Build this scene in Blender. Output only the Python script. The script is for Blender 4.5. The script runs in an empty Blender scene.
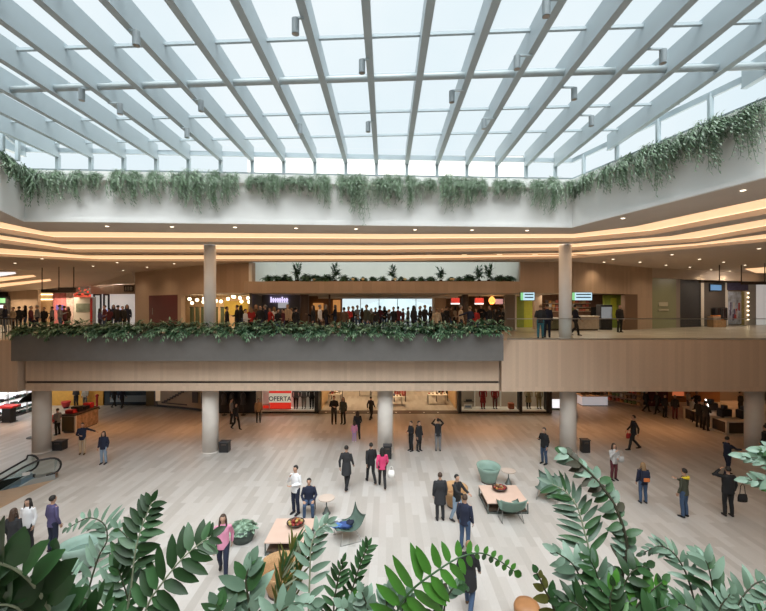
import bpy, bmesh, math, random
from mathutils import Vector, Matrix, geometry
random.seed(7)
S = bpy.context.scene
COL = S.collection
F = 400.0; CX = 386.0; CY = 305.5; EYE = 7.6; UP = 5.9
V = Vector
def at(px, py, Y): return V(((px-CX)*Y/F, Y, EYE+(CY-py)*Y/F))
def X_(px, Y): return (px-CX)*Y/F
def Z_(py, Y): return EYE+(CY-py)*Y/F
def fl(px, py, z=0.0):
    Y = F*(EYE-z)/(py-CY); return V(((px-CX)*Y/F, Y, z))
def cl(px, py, h):
    Y = F*h/(CY-py); return V(((px-CX)*Y/F, Y, EYE+h))

# ------------------------------------------------------------------ materials
MATS = {}
def mat(name, col, rough=.6, metal=0, var=0.0, scale=6.0, emit=None, es=1.0, bump=0.0, spec=.5, sheen=0, coat=0):
    if name in MATS: return MATS[name]
    m = bpy.data.materials.new(name); m.use_nodes = True
    nt = m.node_tree; b = nt.nodes['Principled BSDF']
    b.inputs['Roughness'].default_value = rough; b.inputs['Metallic'].default_value = metal
    b.inputs['Specular IOR Level'].default_value = spec
    c = (*col, 1)
    b.inputs['Base Color'].default_value = c
    if var or bump:
        tc = nt.nodes.new('ShaderNodeTexCoord'); n = nt.nodes.new('ShaderNodeTexNoise')
        n.inputs['Scale'].default_value = scale; n.inputs['Detail'].default_value = 4
        nt.links.new(tc.outputs['Object'], n.inputs['Vector'])
        if var:
            r = nt.nodes.new('ShaderNodeMapRange')
            r.inputs['From Min'].default_value = .3; r.inputs['From Max'].default_value = .7
            r.inputs['To Min'].default_value = 1-var; r.inputs['To Max'].default_value = 1+var
            nt.links.new(n.outputs['Fac'], r.inputs['Value'])
            mx = nt.nodes.new('ShaderNodeVectorMath'); mx.operation = 'SCALE'
            mx.inputs[0].default_value = col
            nt.links.new(r.outputs[0], mx.inputs['Scale']); nt.links.new(mx.outputs[0], b.inputs['Base Color'])
        if bump:
            bp = nt.nodes.new('ShaderNodeBump'); bp.inputs['Strength'].default_value = bump
            nt.links.new(n.outputs['Fac'], bp.inputs['Height']); nt.links.new(bp.outputs[0], b.inputs['Normal'])
    if emit:
        b.inputs['Emission Color'].default_value = (*emit, 1); b.inputs['Emission Strength'].default_value = es
    MATS[name] = m; return m

def glass_mat(name, tint, gloss=.12, rough=.02):
    m = bpy.data.materials.new(name); m.use_nodes = True; nt = m.node_tree
    for n in list(nt.nodes): nt.nodes.remove(n)
    o = nt.nodes.new('ShaderNodeOutputMaterial'); mx = nt.nodes.new('ShaderNodeMixShader')
    t = nt.nodes.new('ShaderNodeBsdfTransparent'); g = nt.nodes.new('ShaderNodeBsdfGlossy')
    lw = nt.nodes.new('ShaderNodeLayerWeight'); lw.inputs['Blend'].default_value = gloss
    t.inputs[0].default_value = (*tint, 1); g.inputs['Roughness'].default_value = rough
    nt.links.new(lw.outputs['Fresnel'], mx.inputs[0]); nt.links.new(t.outputs[0], mx.inputs[1])
    nt.links.new(g.outputs[0], mx.inputs[2]); nt.links.new(mx.outputs[0], o.inputs[0])
    MATS[name] = m; return m

def plank_mat(name, c1, c2, c3, w, l, rough, rot=90, bump=.05, stain=.1, coord='Object', mortar=.004, vertical=False, spec=.5):
    """wood boards: brick texture with long rows, each board its own tone, plus fine grain"""
    m = bpy.data.materials.new(name); m.use_nodes = True; nt = m.node_tree; b = nt.nodes['Principled BSDF']
    tc = nt.nodes.new('ShaderNodeTexCoord'); mp = nt.nodes.new('ShaderNodeMapping')
    if vertical:   # use x+y along the wall and z up
        sx = nt.nodes.new('ShaderNodeSeparateXYZ'); nt.links.new(tc.outputs[coord], sx.inputs[0])
        ad = nt.nodes.new('ShaderNodeMath'); ad.operation = 'ADD'
        nt.links.new(sx.outputs[0], ad.inputs[0]); nt.links.new(sx.outputs[1], ad.inputs[1])
        cb = nt.nodes.new('ShaderNodeCombineXYZ'); nt.links.new(sx.outputs[2], cb.inputs[0]); nt.links.new(ad.outputs[0], cb.inputs[1])
        nt.links.new(cb.outputs[0], mp.inputs['Vector'])
    else:
        mp.inputs['Rotation'].default_value = (0, 0, math.radians(rot)); nt.links.new(tc.outputs[coord], mp.inputs['Vector'])
    bk = nt.nodes.new('ShaderNodeTexBrick'); nt.links.new(mp.outputs[0], bk.inputs['Vector'])
    bk.inputs['Scale'].default_value = 1; bk.inputs['Brick Width'].default_value = l; bk.inputs['Row Height'].default_value = w
    bk.inputs['Mortar Size'].default_value = mortar; bk.offset = .37; bk.inputs['Mortar Smooth'].default_value = .3
    bk.inputs['Color1'].default_value = (0, 0, 0, 1); bk.inputs['Color2'].default_value = (1, 1, 1, 1); bk.inputs['Mortar'].default_value = (.5, .5, .5, 1)
    rp = nt.nodes.new('ShaderNodeValToRGB'); e = rp.color_ramp.elements
    e[0].position = .1; e[0].color = (*c1, 1); e[1].position = .9; e[1].color = (*c3, 1)
    x = rp.color_ramp.elements.new(.5); x.color = (*c2, 1)
    nt.links.new(bk.outputs['Color'], rp.inputs[0])
    ns = nt.nodes.new('ShaderNodeTexNoise'); mp2 = nt.nodes.new('ShaderNodeMapping'); mp2.inputs['Scale'].default_value = (1.5, 22, 22)
    nt.links.new(mp.outputs[0], mp2.inputs['Vector']); nt.links.new(mp2.outputs[0], ns.inputs['Vector']); ns.inputs['Detail'].default_value = 5
    r = nt.nodes.new('ShaderNodeMapRange'); r.inputs['From Min'].default_value = .3; r.inputs['From Max'].default_value = .7
    r.inputs['To Min'].default_value = 1-stain; r.inputs['To Max'].default_value = 1+stain
    nt.links.new(ns.outputs['Fac'], r.inputs['Value'])
    mx = nt.nodes.new('ShaderNodeVectorMath'); mx.operation = 'SCALE'
    nt.links.new(rp.outputs[0], mx.inputs[0]); nt.links.new(r.outputs[0], mx.inputs['Scale']); nt.links.new(mx.outputs[0], b.inputs['Base Color'])
    b.inputs['Roughness'].default_value = rough; b.inputs['Specular IOR Level'].default_value = spec
    bp = nt.nodes.new('ShaderNodeBump'); bp.inputs['Strength'].default_value = bump; bp.inputs['Distance'].default_value = .01
    nt.links.new(bk.outputs['Fac'], bp.inputs['Height']); bp.invert = True; nt.links.new(bp.outputs[0], b.inputs['Normal'])
    MATS[name] = m; return m

M_floor = plank_mat('floor_tiles', (.40, .375, .35), (.455, .43, .405), (.505, .485, .465), .24, 1.4, .36, 90, .03, .05)
M_upfloor = plank_mat('gallery_floor_tiles', (.42, .37, .31), (.48, .43, .37), (.54, .49, .43), .6, 1.2, .3, 0, .02, .04)
M_wood = plank_mat('pale_wood_boards', (.58, .435, .325), (.61, .46, .345), (.64, .485, .365), .16, 3.6, .55, 0, .08, .07, vertical=True)
M_wood2 = plank_mat('warm_wood_boards', (.49, .36, .26), (.52, .385, .28), (.55, .41, .30), .3, 5.0, .5, 0, .05, .06, vertical=True)
M_ceil = mat('ceiling_plaster', (.62, .53, .45), .9, var=.02, scale=2)
M_white = mat('white_plaster', (.88, .865, .84), .85, var=.02, scale=1.5)
M_lip = mat('cove_edge_paint', (.55, .44, .36), .8)
M_grey = mat('planter_grey_metal', (.16, .153, .147), .55, var=.05, scale=3, bump=.02)
M_steel = mat('white_painted_steel', (.43, .50, .53), .5, var=.015, scale=3)
M_col = mat('column_plaster', (.74, .69, .64), .7, var=.03, scale=3)
M_colw = mat('column_white_paint', (.88, .88, .89), .6, var=.02, scale=3)
M_black = mat('black_metal', (.02, .02, .022), .4)
M_dark = mat('charcoal_panel', (.045, .045, .05), .5, var=.1)
M_dkbrown = mat('dark_bronze', (.07, .05, .04), .45)
M_chrome = mat('brushed_steel', (.55, .55, .55), .3, 1.0)
M_glass = glass_mat('clear_glass', (.96, .985, .98), .06)
M_roofglass = glass_mat('roof_glass', (.97, .99, 1.0), .015)
M_covewash = mat('cove_wash_glow', (.9, .8, .7), .5, emit=(1.0, .60, .31), es=.82)  # emission stands in for hidden cove light washing the soffit
M_coveedge = mat('cove_edge_glow', (.9, .8, .7), .5, emit=(1.0, .68, .41), es=1.2)
M_lamp = mat('lamp_face', (.9, .9, .9), .5, emit=(1.0, .82, .60), es=3.5)
M_lampw = mat('white_light_panel', (.9, .9, .9), .5, emit=(1.0, .95, .88), es=4)
M_yellow = mat('amber_wall_paint', (.62, .33, .06), .7, var=.08)
M_red = mat('red_gloss_paint', (.55, .03, .03), .4)
M_cream = mat('cream_paint', (.72, .66, .57), .7)
M_maroon = mat('maroon_panel', (.13, .025, .03), .5, var=.05)

# ------------------------------------------------------------------ object helpers
def tag(o, label=None, cat=None, group=None, kind=None):
    if label: o['label'] = label
    if cat: o['category'] = cat
    if group: o['group'] = group
    if kind: o['kind'] = kind
    return o
def thing(name, label, cat, loc=(0, 0, 0), rz=0, group=None):
    o = bpy.data.objects.new(name, None); COL.objects.link(o); o.empty_display_size = .1
    o.location = loc; o.rotation_euler = (0, 0, rz); tag(o, label, cat, group); return o
def finish(bm, name, m, smooth=False):
    bmesh.ops.recalc_face_normals(bm, faces=bm.faces)
    me = bpy.data.meshes.new(name); bm.to_mesh(me); bm.free()
    for x in (m if isinstance(m, (list, tuple)) else [m]): me.materials.append(x)
    if smooth: me.polygons.foreach_set('use_smooth', [True]*len(me.polygons))
    return me
def link(name, me, parent=None):
    o = bpy.data.objects.new(name, me); COL.objects.link(o)
    if parent: o.parent = parent
    return o
def obj(name, bm, m, parent=None, smooth=False): return link(name, finish(bm, name, m, smooth), parent)
def solo(name, bm, m, label, cat, base=None, group=None, smooth=False):
    """one-mesh thing; origin moved to base"""
    if base is not None: bmesh.ops.translate(bm, verts=bm.verts, vec=-V(base))
    o = obj(name, bm, m, None, smooth)
    if base is not None: o.location = base
    return tag(o, label, cat, group)
def struct(name, bm, m, parent=None, smooth=False):
    o = obj(name, bm, m, parent, smooth)
    if not parent: o['kind'] = 'structure'
    return o
def NB(): return bmesh.new()
def box(bm, x0, x1, y0, y1, z0, z1, bev=0):
    vs = [bm.verts.new((x, y, z)) for z in (z0, z1) for x, y in ((x0, y0), (x1, y0), (x1, y1), (x0, y1))]
    fs = [bm.faces.new([vs[i] for i in f]) for f in ((3, 2, 1, 0), (4, 5, 6, 7), (0, 1, 5, 4), (1, 2, 6, 5), (2, 3, 7, 6), (3, 0, 4, 7))]
    if bev:
        es = list({e for f in fs for e in f.edges})
        bmesh.ops.bevel(bm, geom=es, offset=bev, segments=2, affect='EDGES', profile=.5)
    return vs
def bx(*a, **k): bm = NB(); box(bm, *a, **k); return bm
def pbox(bm, x0, x1, yt, yb, Y, t):
    """a slab whose front face spans the given frame columns/rows at depth Y"""
    return box(bm, X_(x0, Y), X_(x1, Y), Y, Y+t, Z_(yb, Y), Z_(yt, Y))
def wallbox(bm, p, q, z0, z1, t):
    p, q = V((p[0], p[1], 0)), V((q[0], q[1], 0)); d = (q-p).normalized(); n = V((-d.y, d.x, 0))*t
    pts = [p, q, q+n, p+n]
    vs = [bm.verts.new((a.x, a.y, z)) for z in (z0, z1) for a in pts]
    for f in ((3, 2, 1, 0), (4, 5, 6, 7), (0, 1, 5, 4), (1, 2, 6, 5), (2, 3, 7, 6), (3, 0, 4, 7)): bm.faces.new([vs[i] for i in f])
def prism(bm, pts, z0, z1):
    a = [bm.verts.new((p[0], p[1], z0)) for p in pts]; b = [bm.verts.new((p[0], p[1], z1)) for p in pts]
    n = len(pts); bm.faces.new(a[::-1]); bm.faces.new(b)
    for i in range(n): bm.faces.new((a[i], a[(i+1) % n], b[(i+1) % n], b[i]))
def cyl(bm, x, y, z0, z1, r, n=24, r2=None):
    r2 = r if r2 is None else r2
    a = [bm.verts.new((x+r*math.cos(2*math.pi*i/n), y+r*math.sin(2*math.pi*i/n), z0)) for i in range(n)]
    b = [bm.verts.new((x+r2*math.cos(2*math.pi*i/n), y+r2*math.sin(2*math.pi*i/n), z1)) for i in range(n)]
    bm.faces.new(a[::-1]); bm.faces.new(b)
    for i in range(n): bm.faces.new((a[i], a[(i+1) % n], b[(i+1) % n], b[i]))
def loft(bm, pts, rad, n=8, side=None, cap=True):
    """tube through pts; rad = radius or (side radius, depth radius) per point"""
    pts = [V(p) for p in pts]; rings = []
    prev = None
    for i, p in enumerate(pts):
        t = (pts[min(i+1, len(pts)-1)]-pts[max(i-1, 0)]).normalized()
        if side is not None: s = V(side)
        elif prev is not None: s = prev
        else: s = V((1, 0, 0)) if abs(t.x) < .9 else V((0, 1, 0))
        s = (s-t*s.dot(t)); s = s.normalized() if s.length > 1e-6 else t.orthogonal().normalized()
        prev = s; u = t.cross(s)
        r = rad[i] if isinstance(rad, (list, tuple)) else rad
        ra, rb = r if isinstance(r, (list, tuple)) else (r, r)
        rings.append([bm.verts.new(p+s*ra*math.cos(2*math.pi*k/n)+u*rb*math.sin(2*math.pi*k/n)) for k in range(n)])
    for a, b in zip(rings, rings[1:]):
        for k in range(n): bm.faces.new((a[k], a[(k+1) % n], b[(k+1) % n], b[k]))
    if cap: bm.faces.new(rings[0][::-1]); bm.faces.new(rings[-1])
    return rings
def ball(bm, c, r, sub=2, mi=0):
    if not isinstance(r, (list, tuple)): r = (r, r, r)
    g = bmesh.ops.create_icosphere(bm, subdivisions=sub, radius=1, matrix=Matrix.Translation(V(c)) @ Matrix.Diagonal((*r, 1)))
    for v in g['verts']:
        for f in v.link_faces: f.material_index = mi
    return g['verts']
def lathe(bm, prof, c=(0, 0, 0), n=24):
    rings = [[bm.verts.new((c[0]+r*math.cos(2*math.pi*k/n), c[1]+r*math.sin(2*math.pi*k/n), c[2]+z)) for k in range(n)] for r, z in prof]
    for a, b in zip(rings, rings[1:]):
        for k in range(n): bm.faces.new((a[k], a[(k+1) % n], b[(k+1) % n], b[k]))
    bm.faces.new(rings[0][::-1]); bm.faces.new(rings[-1])
def flatfill(bm, loops, z):
    """horizontal face with holes"""
    es = []
    for lp in loops:
        vs = [bm.verts.new((p[0], p[1], z)) for p in lp]
        for i in range(len(vs)): es.append(bm.edges.new((vs[i], vs[(i+1) % len(vs)])))
    bmesh.ops.triangle_fill(bm, edges=es, use_beauty=True)
def text_mesh(name, s, size, m, parent, loc, rz=0, depth=.01):
    cu = bpy.data.curves.new(name, 'FONT'); cu.body = s; cu.size = size; cu.extrude = depth; cu.align_x = 'CENTER'
    cu.offset = size*.012
    tmp = bpy.data.objects.new('tmp', cu); COL.objects.link(tmp)
    bpy.context.view_layer.update()
    me = bpy.data.meshes.new_from_object(tmp.evaluated_get(bpy.context.evaluated_depsgraph_get()))
    bpy.data.objects.remove(tmp); me.materials.clear(); me.materials.append(m)
    o = link(name, me, parent); o.location = loc; o.rotation_euler = (math.pi/2, 0, rz); return o

# ------------------------------------------------------------------ camera, sky, sun
cam = bpy.data.cameras.new('camera'); co = bpy.data.objects.new('camera', cam); COL.objects.link(co)
co.location = (0, 0, EYE); co.rotation_euler = (math.pi/2, 0, 0)
cam.sensor_width = 36; cam.sensor_fit = 'HORIZONTAL'; cam.lens = F/766*36; cam.shift_x = (383-CX)/766; cam.clip_start = .05; cam.clip_end = 2000
S.camera = co
S.view_settings.view_transform = 'Standard'; S.view_settings.look = 'None'; S.view_settings.gamma = 1; S.view_settings.exposure = 0.22
S.cycles.max_bounces = 10; S.cycles.diffuse_bounces = 5; S.cycles.transparent_max_bounces = 24; S.cycles.sample_clamp_indirect = 6
w = bpy.data.worlds.new('overcast_sky'); S.world = w; w.use_nodes = True; nt = w.node_tree
bg = nt.nodes['Background']; bg.inputs['Strength'].default_value = SKY_STRENGTH = 1.0
tc = nt.nodes.new('ShaderNodeTexCoord'); ns = nt.nodes.new('ShaderNodeTexNoise'); ns.inputs['Scale'].default_value = 2.2; ns.inputs['Detail'].default_value = 5
nt.links.new(tc.outputs['Generated'], ns.inputs['Vector'])
rp = nt.nodes.new('ShaderNodeValToRGB'); e = rp.color_ramp.elements
e[0].position = .35; e[0].color = (.665, .77, .82, 1); e[1].position = .65; e[1].color = (.77, .83, .855, 1)
nt.links.new(ns.outputs['Fac'], rp.inputs[0]); nt.links.new(rp.outputs[0], bg.inputs[0])
sd = bpy.data.lights.new('overcast_sun', 'SUN'); so = bpy.data.objects.new('overcast_sun', sd); COL.objects.link(so)
sd.energy = 5.5; sd.angle = math.radians(62); sd.color = (.97, 1.0, 1.0); so.rotation_euler = (math.radians(25), math.radians(3), 0)
def lamp(kind, name, loc, energy, color, size=.3, rot=(0, 0, 0), spot=120, sy=None):
    l = bpy.data.lights.new(name, kind); o = bpy.data.objects.new(name, l); COL.objects.link(o)
    l.energy = energy; l.color = color; o.location = loc; o.rotation_euler = rot
    if kind == 'AREA':
        l.size = size
        if sy: l.shape = 'RECTANGLE'; l.size_y = sy
    elif kind == 'SPOT': l.spot_size = math.radians(spot); l.spot_blend = .8; l.shadow_soft_size = size
    else: l.shadow_soft_size = size
    return o
WARM = (1.0, .76, .50)
# ================================================================== THE BUILDING
# plan polylines of the stepped ceiling around the roof opening (left near -> back -> right near)
P0 = [(-12.9, -2), (-13.3, 13.8), (-14.1, 15.6), (0, 16.4), (7.82, 16.8), (8.3, 15.17), (9.74, 10.25), (13.3, -2)]
P0b = [(-14.3, -2), (-14.8, 14.3), (-15.2, 17.25), (0, 17.75), (8.5, 17.9), (9.6, 16.3), (11.2, 12.0), (15.0, -2)]
P1 = [(-15.9, -2), (-16.3, 16.9), (-15.85, 19.15), (0, 19.6), (9.1, 19.3), (11.6, 17.5), (12.8, 13.45), (17.4, -2)]
P2 = [(-17.4, -2), (-17.9, 18.5), (-17.06, 21.8), (0, 21.9), (9.74, 21.06), (14.2, 18.2), (14.7, 15.4), (18.6, -2)]
P3 = [(-21.2, -2), (-21.6, 22.4), (-17.8, 24.9), (0, 24.75), (10.7, 23.3), (14.9, 19.3), (16.4, 17.2), (20, -2)]
Z0, Z1, Z2, Z3 = EYE+3.28, EYE+3.08, EYE+2.9, EYE+2.75
def ring(bm, A, zA, B, zB):
    a = [bm.verts.new((*p, zA)) for p in A]; b = [bm.verts.new((*p, zB)) for p in B]
    for i in range(len(A)-1): bm.faces.new((a[i], a[i+1], b[i+1], b[i]))
def mixp(A, B, t): return [(a[0]+(b[0]-a[0])*t, a[1]+(b[1]-a[1])*t) for a, b in zip(A, B)]

# --- lower floor with the escalator well and the darker strip beside it
E = V((-14.3, 17.6)); ed = V((-.783, -.622)); en = V((-.622, .783))
def ep(t, s): p = E+ed*t+en*s; return (p.x, p.y)
well = [ep(.9, 0), ep(.9, 1.35), ep(9, 1.35), ep(9, 0)]
bm = NB()
flatfill(bm, [[(-42, 3), (42, 3), (42, 47), (-42, 47)], [(-14.45, 5), (-14.45, 17.45), ep(.9, 0), ep(.9, 1.35), ep(9, 1.35), ep(9, 0), (-21.3, 5)]], 0)
floor = struct('floor', bm, M_floor)
bm = NB(); flatfill(bm, [[(-14.45, 5), (-14.45, 17.45), ep(.9, 0), ep(9, 0), (-21.3, 5)]], 0)
struct('floor', bm, mat('brown_floor_stone', (.36, .24, .15), .4, var=.06))
bm = NB()
for a, b in zip(well, well[1:]+well[:1]): wallbox(bm, a, b, -4, -.004, .04)
struct('trim_1', bm, M_dkbrown)

# --- upper gallery slab (fills everything between the two levels)
bm = NB(); box(bm, -42, 42, 20.1, 47, 3.36, UP-.005); struct('floor', bm, M_upfloor)
bm = NB(); box(bm, -42, -18.02, 19.55, 20.1, 3.36, UP)
struct('wall_gallery', bm, M_wood)
bm = NB(); box(bm, X_(501.6, 19.7), 42, 19.7, 20.1, 3.36, UP)
struct('wall_gallery', bm, M_wood)
bm = NB(); box(bm, -17.9, X_(500, 19.7), 19.86, 20.1, Z_(381, 19.86), UP-.01); box(bm, -17.9, X_(500, 19.7), 19.86, 20.1, 3.36, Z_(383.4, 19.86))
struct('wall_gallery', bm, M_wood)
bm = NB(); box(bm, -17.9, X_(500, 19.7), 19.93, 20.12, Z_(383.5, 19.86), Z_(380.9, 19.86))
struct('trim_2', bm, M_dkbrown)
# --- near gallery, where the photographer stands
bm = NB(); box(bm, -42, 42, -10, 1.44, 3.36, UP); box(bm, -42, 42, 1.44, 2.1, 3.36, UP-.95); struct('floor', bm, M_upfloor)

# --- round columns
def column(x, y, r, z0, z1, m):
    bm = NB(); cyl(bm, x, y, z0, z1, r, 32); cyl(bm, x, y, z0, z0+.08, r+.012, 32)
    o = struct('column', bm, m)
    for p in o.data.polygons: p.use_smooth = abs(p.normal.z) < .5
for px in (42, 210.5, 385.3, 568, 754): column(X_(px, 20.75), 20.75, .40, 0, 3.37, M_col)
column(X_(210, 20.4), 20.4, .29, UP-.01, Z1+.05, M_colw); column(X_(567, 20.1), 20.3, .30, UP-.01, Z1+.05, M_colw)

# --- stepped ceiling with luminous coves
bm = NB(); ring(bm, P0, Z0, mixp(P0, P1, .62), Z0); struct('ceiling', bm, M_ceil)
bm = NB(); ring(bm, P1, Z0, P1, Z1); ring(bm, P2, Z1, P2, Z2); ring(bm, P3, Z2, P3, Z3); struct('trim_3', bm, M_lip)
bm = NB()
out = [(-42, -2), (-42, 47), (42, 47), (42, -2)]
slot = [(-8.55, 25.35), (8.45, 25.35), (8.45, 31), (-8.55, 31)]
flatfill(bm, [P3+[(42, -2), (42, 47), (-42, 47), (-42, -2)], slot], Z3); struct('ceiling', bm, M_ceil)
bm = NB(); box(bm, -42, 42, -10, -2, Z3, Z3+.1); struct('ceiling', bm, M_ceil)
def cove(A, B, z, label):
    t = thing('cove_glow', label, 'ceiling light', (0, 16, z)); off = V((0, -16, -z))
    bm = NB(); ring(bm, A, z, mixp(A, B, .86), z); bmesh.ops.translate(bm, verts=bm.verts, vec=off); obj('cove_wash', bm, M_covewash, t)  # soffit band glows itself in place of the cove light's wash
    bm = NB(); ring(bm, mixp(A, B, .86), z, B, z); bmesh.ops.translate(bm, verts=bm.verts, vec=off); obj('edge_wash', bm, M_coveedge, t)  # brighter strip imitates the stronger wash close to the lip
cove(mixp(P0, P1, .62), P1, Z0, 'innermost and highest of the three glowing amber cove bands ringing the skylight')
bm = NB(); ring(bm, P1, Z1, mixp(P1, P2, .40), Z1); struct('ceiling', bm, M_ceil)
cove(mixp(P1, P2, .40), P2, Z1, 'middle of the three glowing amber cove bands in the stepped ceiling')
bm = NB(); ring(bm, mixp(P2, P3, .0), Z2, mixp(P2, P3, .45), Z2); struct('ceiling', bm, M_ceil)
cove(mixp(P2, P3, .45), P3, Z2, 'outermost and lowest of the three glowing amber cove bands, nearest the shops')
# linear air slots in the lowest cove
for i in range(14):
    px = 128+i*35.4
    p = cl(px, 254.6, 2.885)
    bm = NB(); box(bm, -.85, .85, -.05, .05, -.012, .012)
    for k in range(3): box(bm, -.83, .83, -.035+k*.025, -.025+k*.025, -.02, -.012)
    o = obj('air_slot', bm, mat('air_slot_grille', (.42, .28, .17), .5)); o.location = p; o.location.z = Z2-.014
    tag(o, 'slim linear air slot set in the lowest amber cove band', 'vent', 'air slots along the lowest cove')

# --- white fascia under the glass roof
ZF = 12.9
bm = NB(); ring(bm, P0, ZF, P0, Z0-.02)
Pin = mixp(P0, P1, -.03); ring(bm, Pin, Z0+.10, Pin, Z0-.02); ring(bm, P0, Z0+.10, Pin, Z0+.10); ring(bm, P0, Z0-.02, Pin, Z0-.02)
P0o = mixp(P0, P1, .3); ring(bm, P0, ZF, P0o, ZF); ring(bm, P0o, ZF, P0o, Z0)
struct('wall_fascia', bm, M_white)
bm = NB()
for a, b in zip(P0[:-1], P0[1:]): wallbox(bm, a, b, ZF-.40, ZF-.32, -.16)
struct('trim_18', bm, M_white)
bm = NB(); box(bm, -12.9, 13.3, -2.1, -2, Z3, ZF); struct('wall_front', bm, M_white)

# --- glass roof: rafters, purlins, pipe, panes
roof = bpy.data.objects.new('window_1', None); COL.objects.link(roof); roof['kind'] = 'structure'
def yback(X):
    for a, b in zip(P0[2:], P0[3:]):
        if a[0] <= X <= b[0] and b[0] > a[0]: return a[1]+(b[1]-a[1])*(X-a[0])/(b[0]-a[0])
    return None
ZR0, ZR1 = 13.42, 14.0
rx = [-.39+1.25*k for k in range(-11, 9)]
for X in rx:
    yb = yback(X) if X > -14.1 else 15.6
    y0 = -2 if X > -13.2 else 13.9
    if yb is None: continue
    bm = NB(); box(bm, X-.065, X+.065, y0, yb+.05, ZR0, ZR1)
    box(bm, X-.085, X+.085, y0, yb+.05, ZR0-.012, ZR0+.02)
    obj('rafter', bm, M_steel, roof)
def xr(Y): return 7.82+(16.8-Y)*.293+.05
for Yc in (5.6, 7.55, 9.3, 10.9, 12.95, 14.75):
    def yl(X): return Yc-.056*X
    x0, x1 = -13.3, 7.0
    while x1 < xr(yl(x1)): x1 += .05
    bm = NB(); a, b = V((x0, yl(x0), 13.9)), V((x1, yl(x1), 13.9))
    wallbox(bm, a, b, 13.86, 13.93, .075)
    obj('purlin', bm, M_steel, roof)
bm = NB(); loft(bm, [(-13.3, 11.2, 13.56), (9.6, 9.95, 13.56)], .085, 14); obj('pipe', bm, mat('pipe_grey_paint', (.42, .47, .48), .45), roof, True)
bm = NB(); flatfill(bm, [P0], 14.02); obj('glass_pane', bm, M_roofglass, roof)
cler = bpy.data.objects.new('window_2', None); COL.objects.link(cler); cler['kind'] = 'structure'
bm = NB(); ring(bm, P0[:], ZF, P0[:], 14.0); obj('glass_pane', bm, M_roofglass, cler)
def rail(z0, z1, t, name):
    bm = NB()
    for a, b in zip(P0, P0[1:]): wallbox(bm, a, b, z0, z1, t)
    obj(name, bm, M_steel, cler)
rail(13.60, 13.78, .09, 'eave_beam'); rail(ZF, ZF+.06, .09, 'sill')
for X in rx:
    if X > 7.9: continue
    yb = yback(X) if X > -14.1 else None
    if yb: obj('post', bx(X-.06, X+.06, yb-.02, yb+.12, ZF, ZR0+.1), M_steel, cler)
for k in range(7):
    Y = 16.2-k*1.55; x = xr(Y)-.05; obj('post', bx(x-.05, x+.07, Y-.05, Y+.05, ZF, 13.7), M_steel, cler)
for k in range(2):
    obj('post', bx(-13.55+k*.3, -13.43+k*.3, 14.6-k*.9, 14.7-k*.9, ZF, 13.7), M_steel, cler)

# --- bowed timber bulkhead with the bright slot above and shop openings below
ZB0, ZB1 = Z_(293, 25.2), Z_(281.5, 25.2)
L = [(-20.9, 33.3), (-12.8, 27.5), (-8.55, 25.5)]; R = [(8.45, 25.2), (11.75, 25.1), (19.5, 29.3)]
for A in (L, R):
    bm = NB()
    for a, b in zip(A, A[1:]): wallbox(bm, a, b, ZB0, Z3, .3)
    struct('wall_bulkhead', bm, M_wood2)
bm = NB(); wallbox(bm, (-8.95, 25.2), (8.9, 25.18), ZB0-.01, ZB1, .3); struct('wall_bulkhead', bm, M_wood2)
# full-height piers at both ends
def along(A, px):
    for a, b in zip(A, A[1:]):
        for i in range(101):
            t = i/100; x = a[0]+(b[0]-a[0])*t; y = a[1]+(b[1]-a[1])*t
            if CX+F*x/y >= px: return (x, y)
    return A[-1]
bm = NB(); wallbox(bm, L[0], along(L, 148.5), UP, ZB0+.01, .3)
struct('wall_bulkhead', bm, M_wood2); bm = NB(); wallbox(bm, along(L, 177.5), along(L, 181), UP, ZB0+.01, .3); struct('wall_bulkhead', bm, M_wood2)
bm = NB(); wallbox(bm, along(R, 637), R[-1], UP, ZB0+.01, .3)
struct('wall_bulkhead', bm, M_wood2)
bm = NB(); a, b = along(R, 625), along(R, 637); wallbox(bm, a, b, UP, ZB0, .28); struct('trim_4', bm, mat('dark_wood_jamb', (.20, .12, .075), .5))
bm = NB(); wallbox(bm, along(L, 148.5), along(L, 177.5), UP, ZB0, .2); red_door = struct('door_1', bm, M_maroon)
a = along(L, 154); bm = NB(); loft(bm, [(a[0], a[1]-.25, UP+1.0), (a[0], a[1]-.25, UP+1.5)], .03, 8); obj('door_handle', bm, M_chrome, red_door)
# white shaft behind the slot, unseen upper walls raised to cut its daylight
bm = NB(); wallbox(bm, (-11.5, 31), (11.5, 31), 8.4, 17, .2)
box(bm, -8.75, -8.55, 25.3, 31, Z3, 17); box(bm, 8.45, 8.65, 25.2, 31, Z3, 17); box(bm, -8.6, 8.5, 25.15, 25.35, Z3, 17)
box(bm, -8.75, -8.55, 25.5, 31, ZB0, Z3); box(bm, 8.45, 8.65, 25.5, 31, ZB0, Z3)
struct('wall_shaft', bm, M_white)
w6 = bpy.data.objects.new('shaft_dimmer', None); COL.objects.link(w6); w6['kind'] = 'structure'
bm = NB(); flatfill(bm, [[(-8.8, 25.1), (8.7, 25.1), (8.7, 31.2), (-8.8, 31.2)]], 17); obj('glass_pane', bm, glass_mat('shaft_dimming_glass', (.42, .46, .45), .02), w6)  # unseen pane added, tinted dark to dim daylight in the shaft
bm = NB(); box(bm, -11, 11, 25.5, 31, ZB0-.05, ZB0+.02); struct('ceiling', bm, M_cream)

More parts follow.
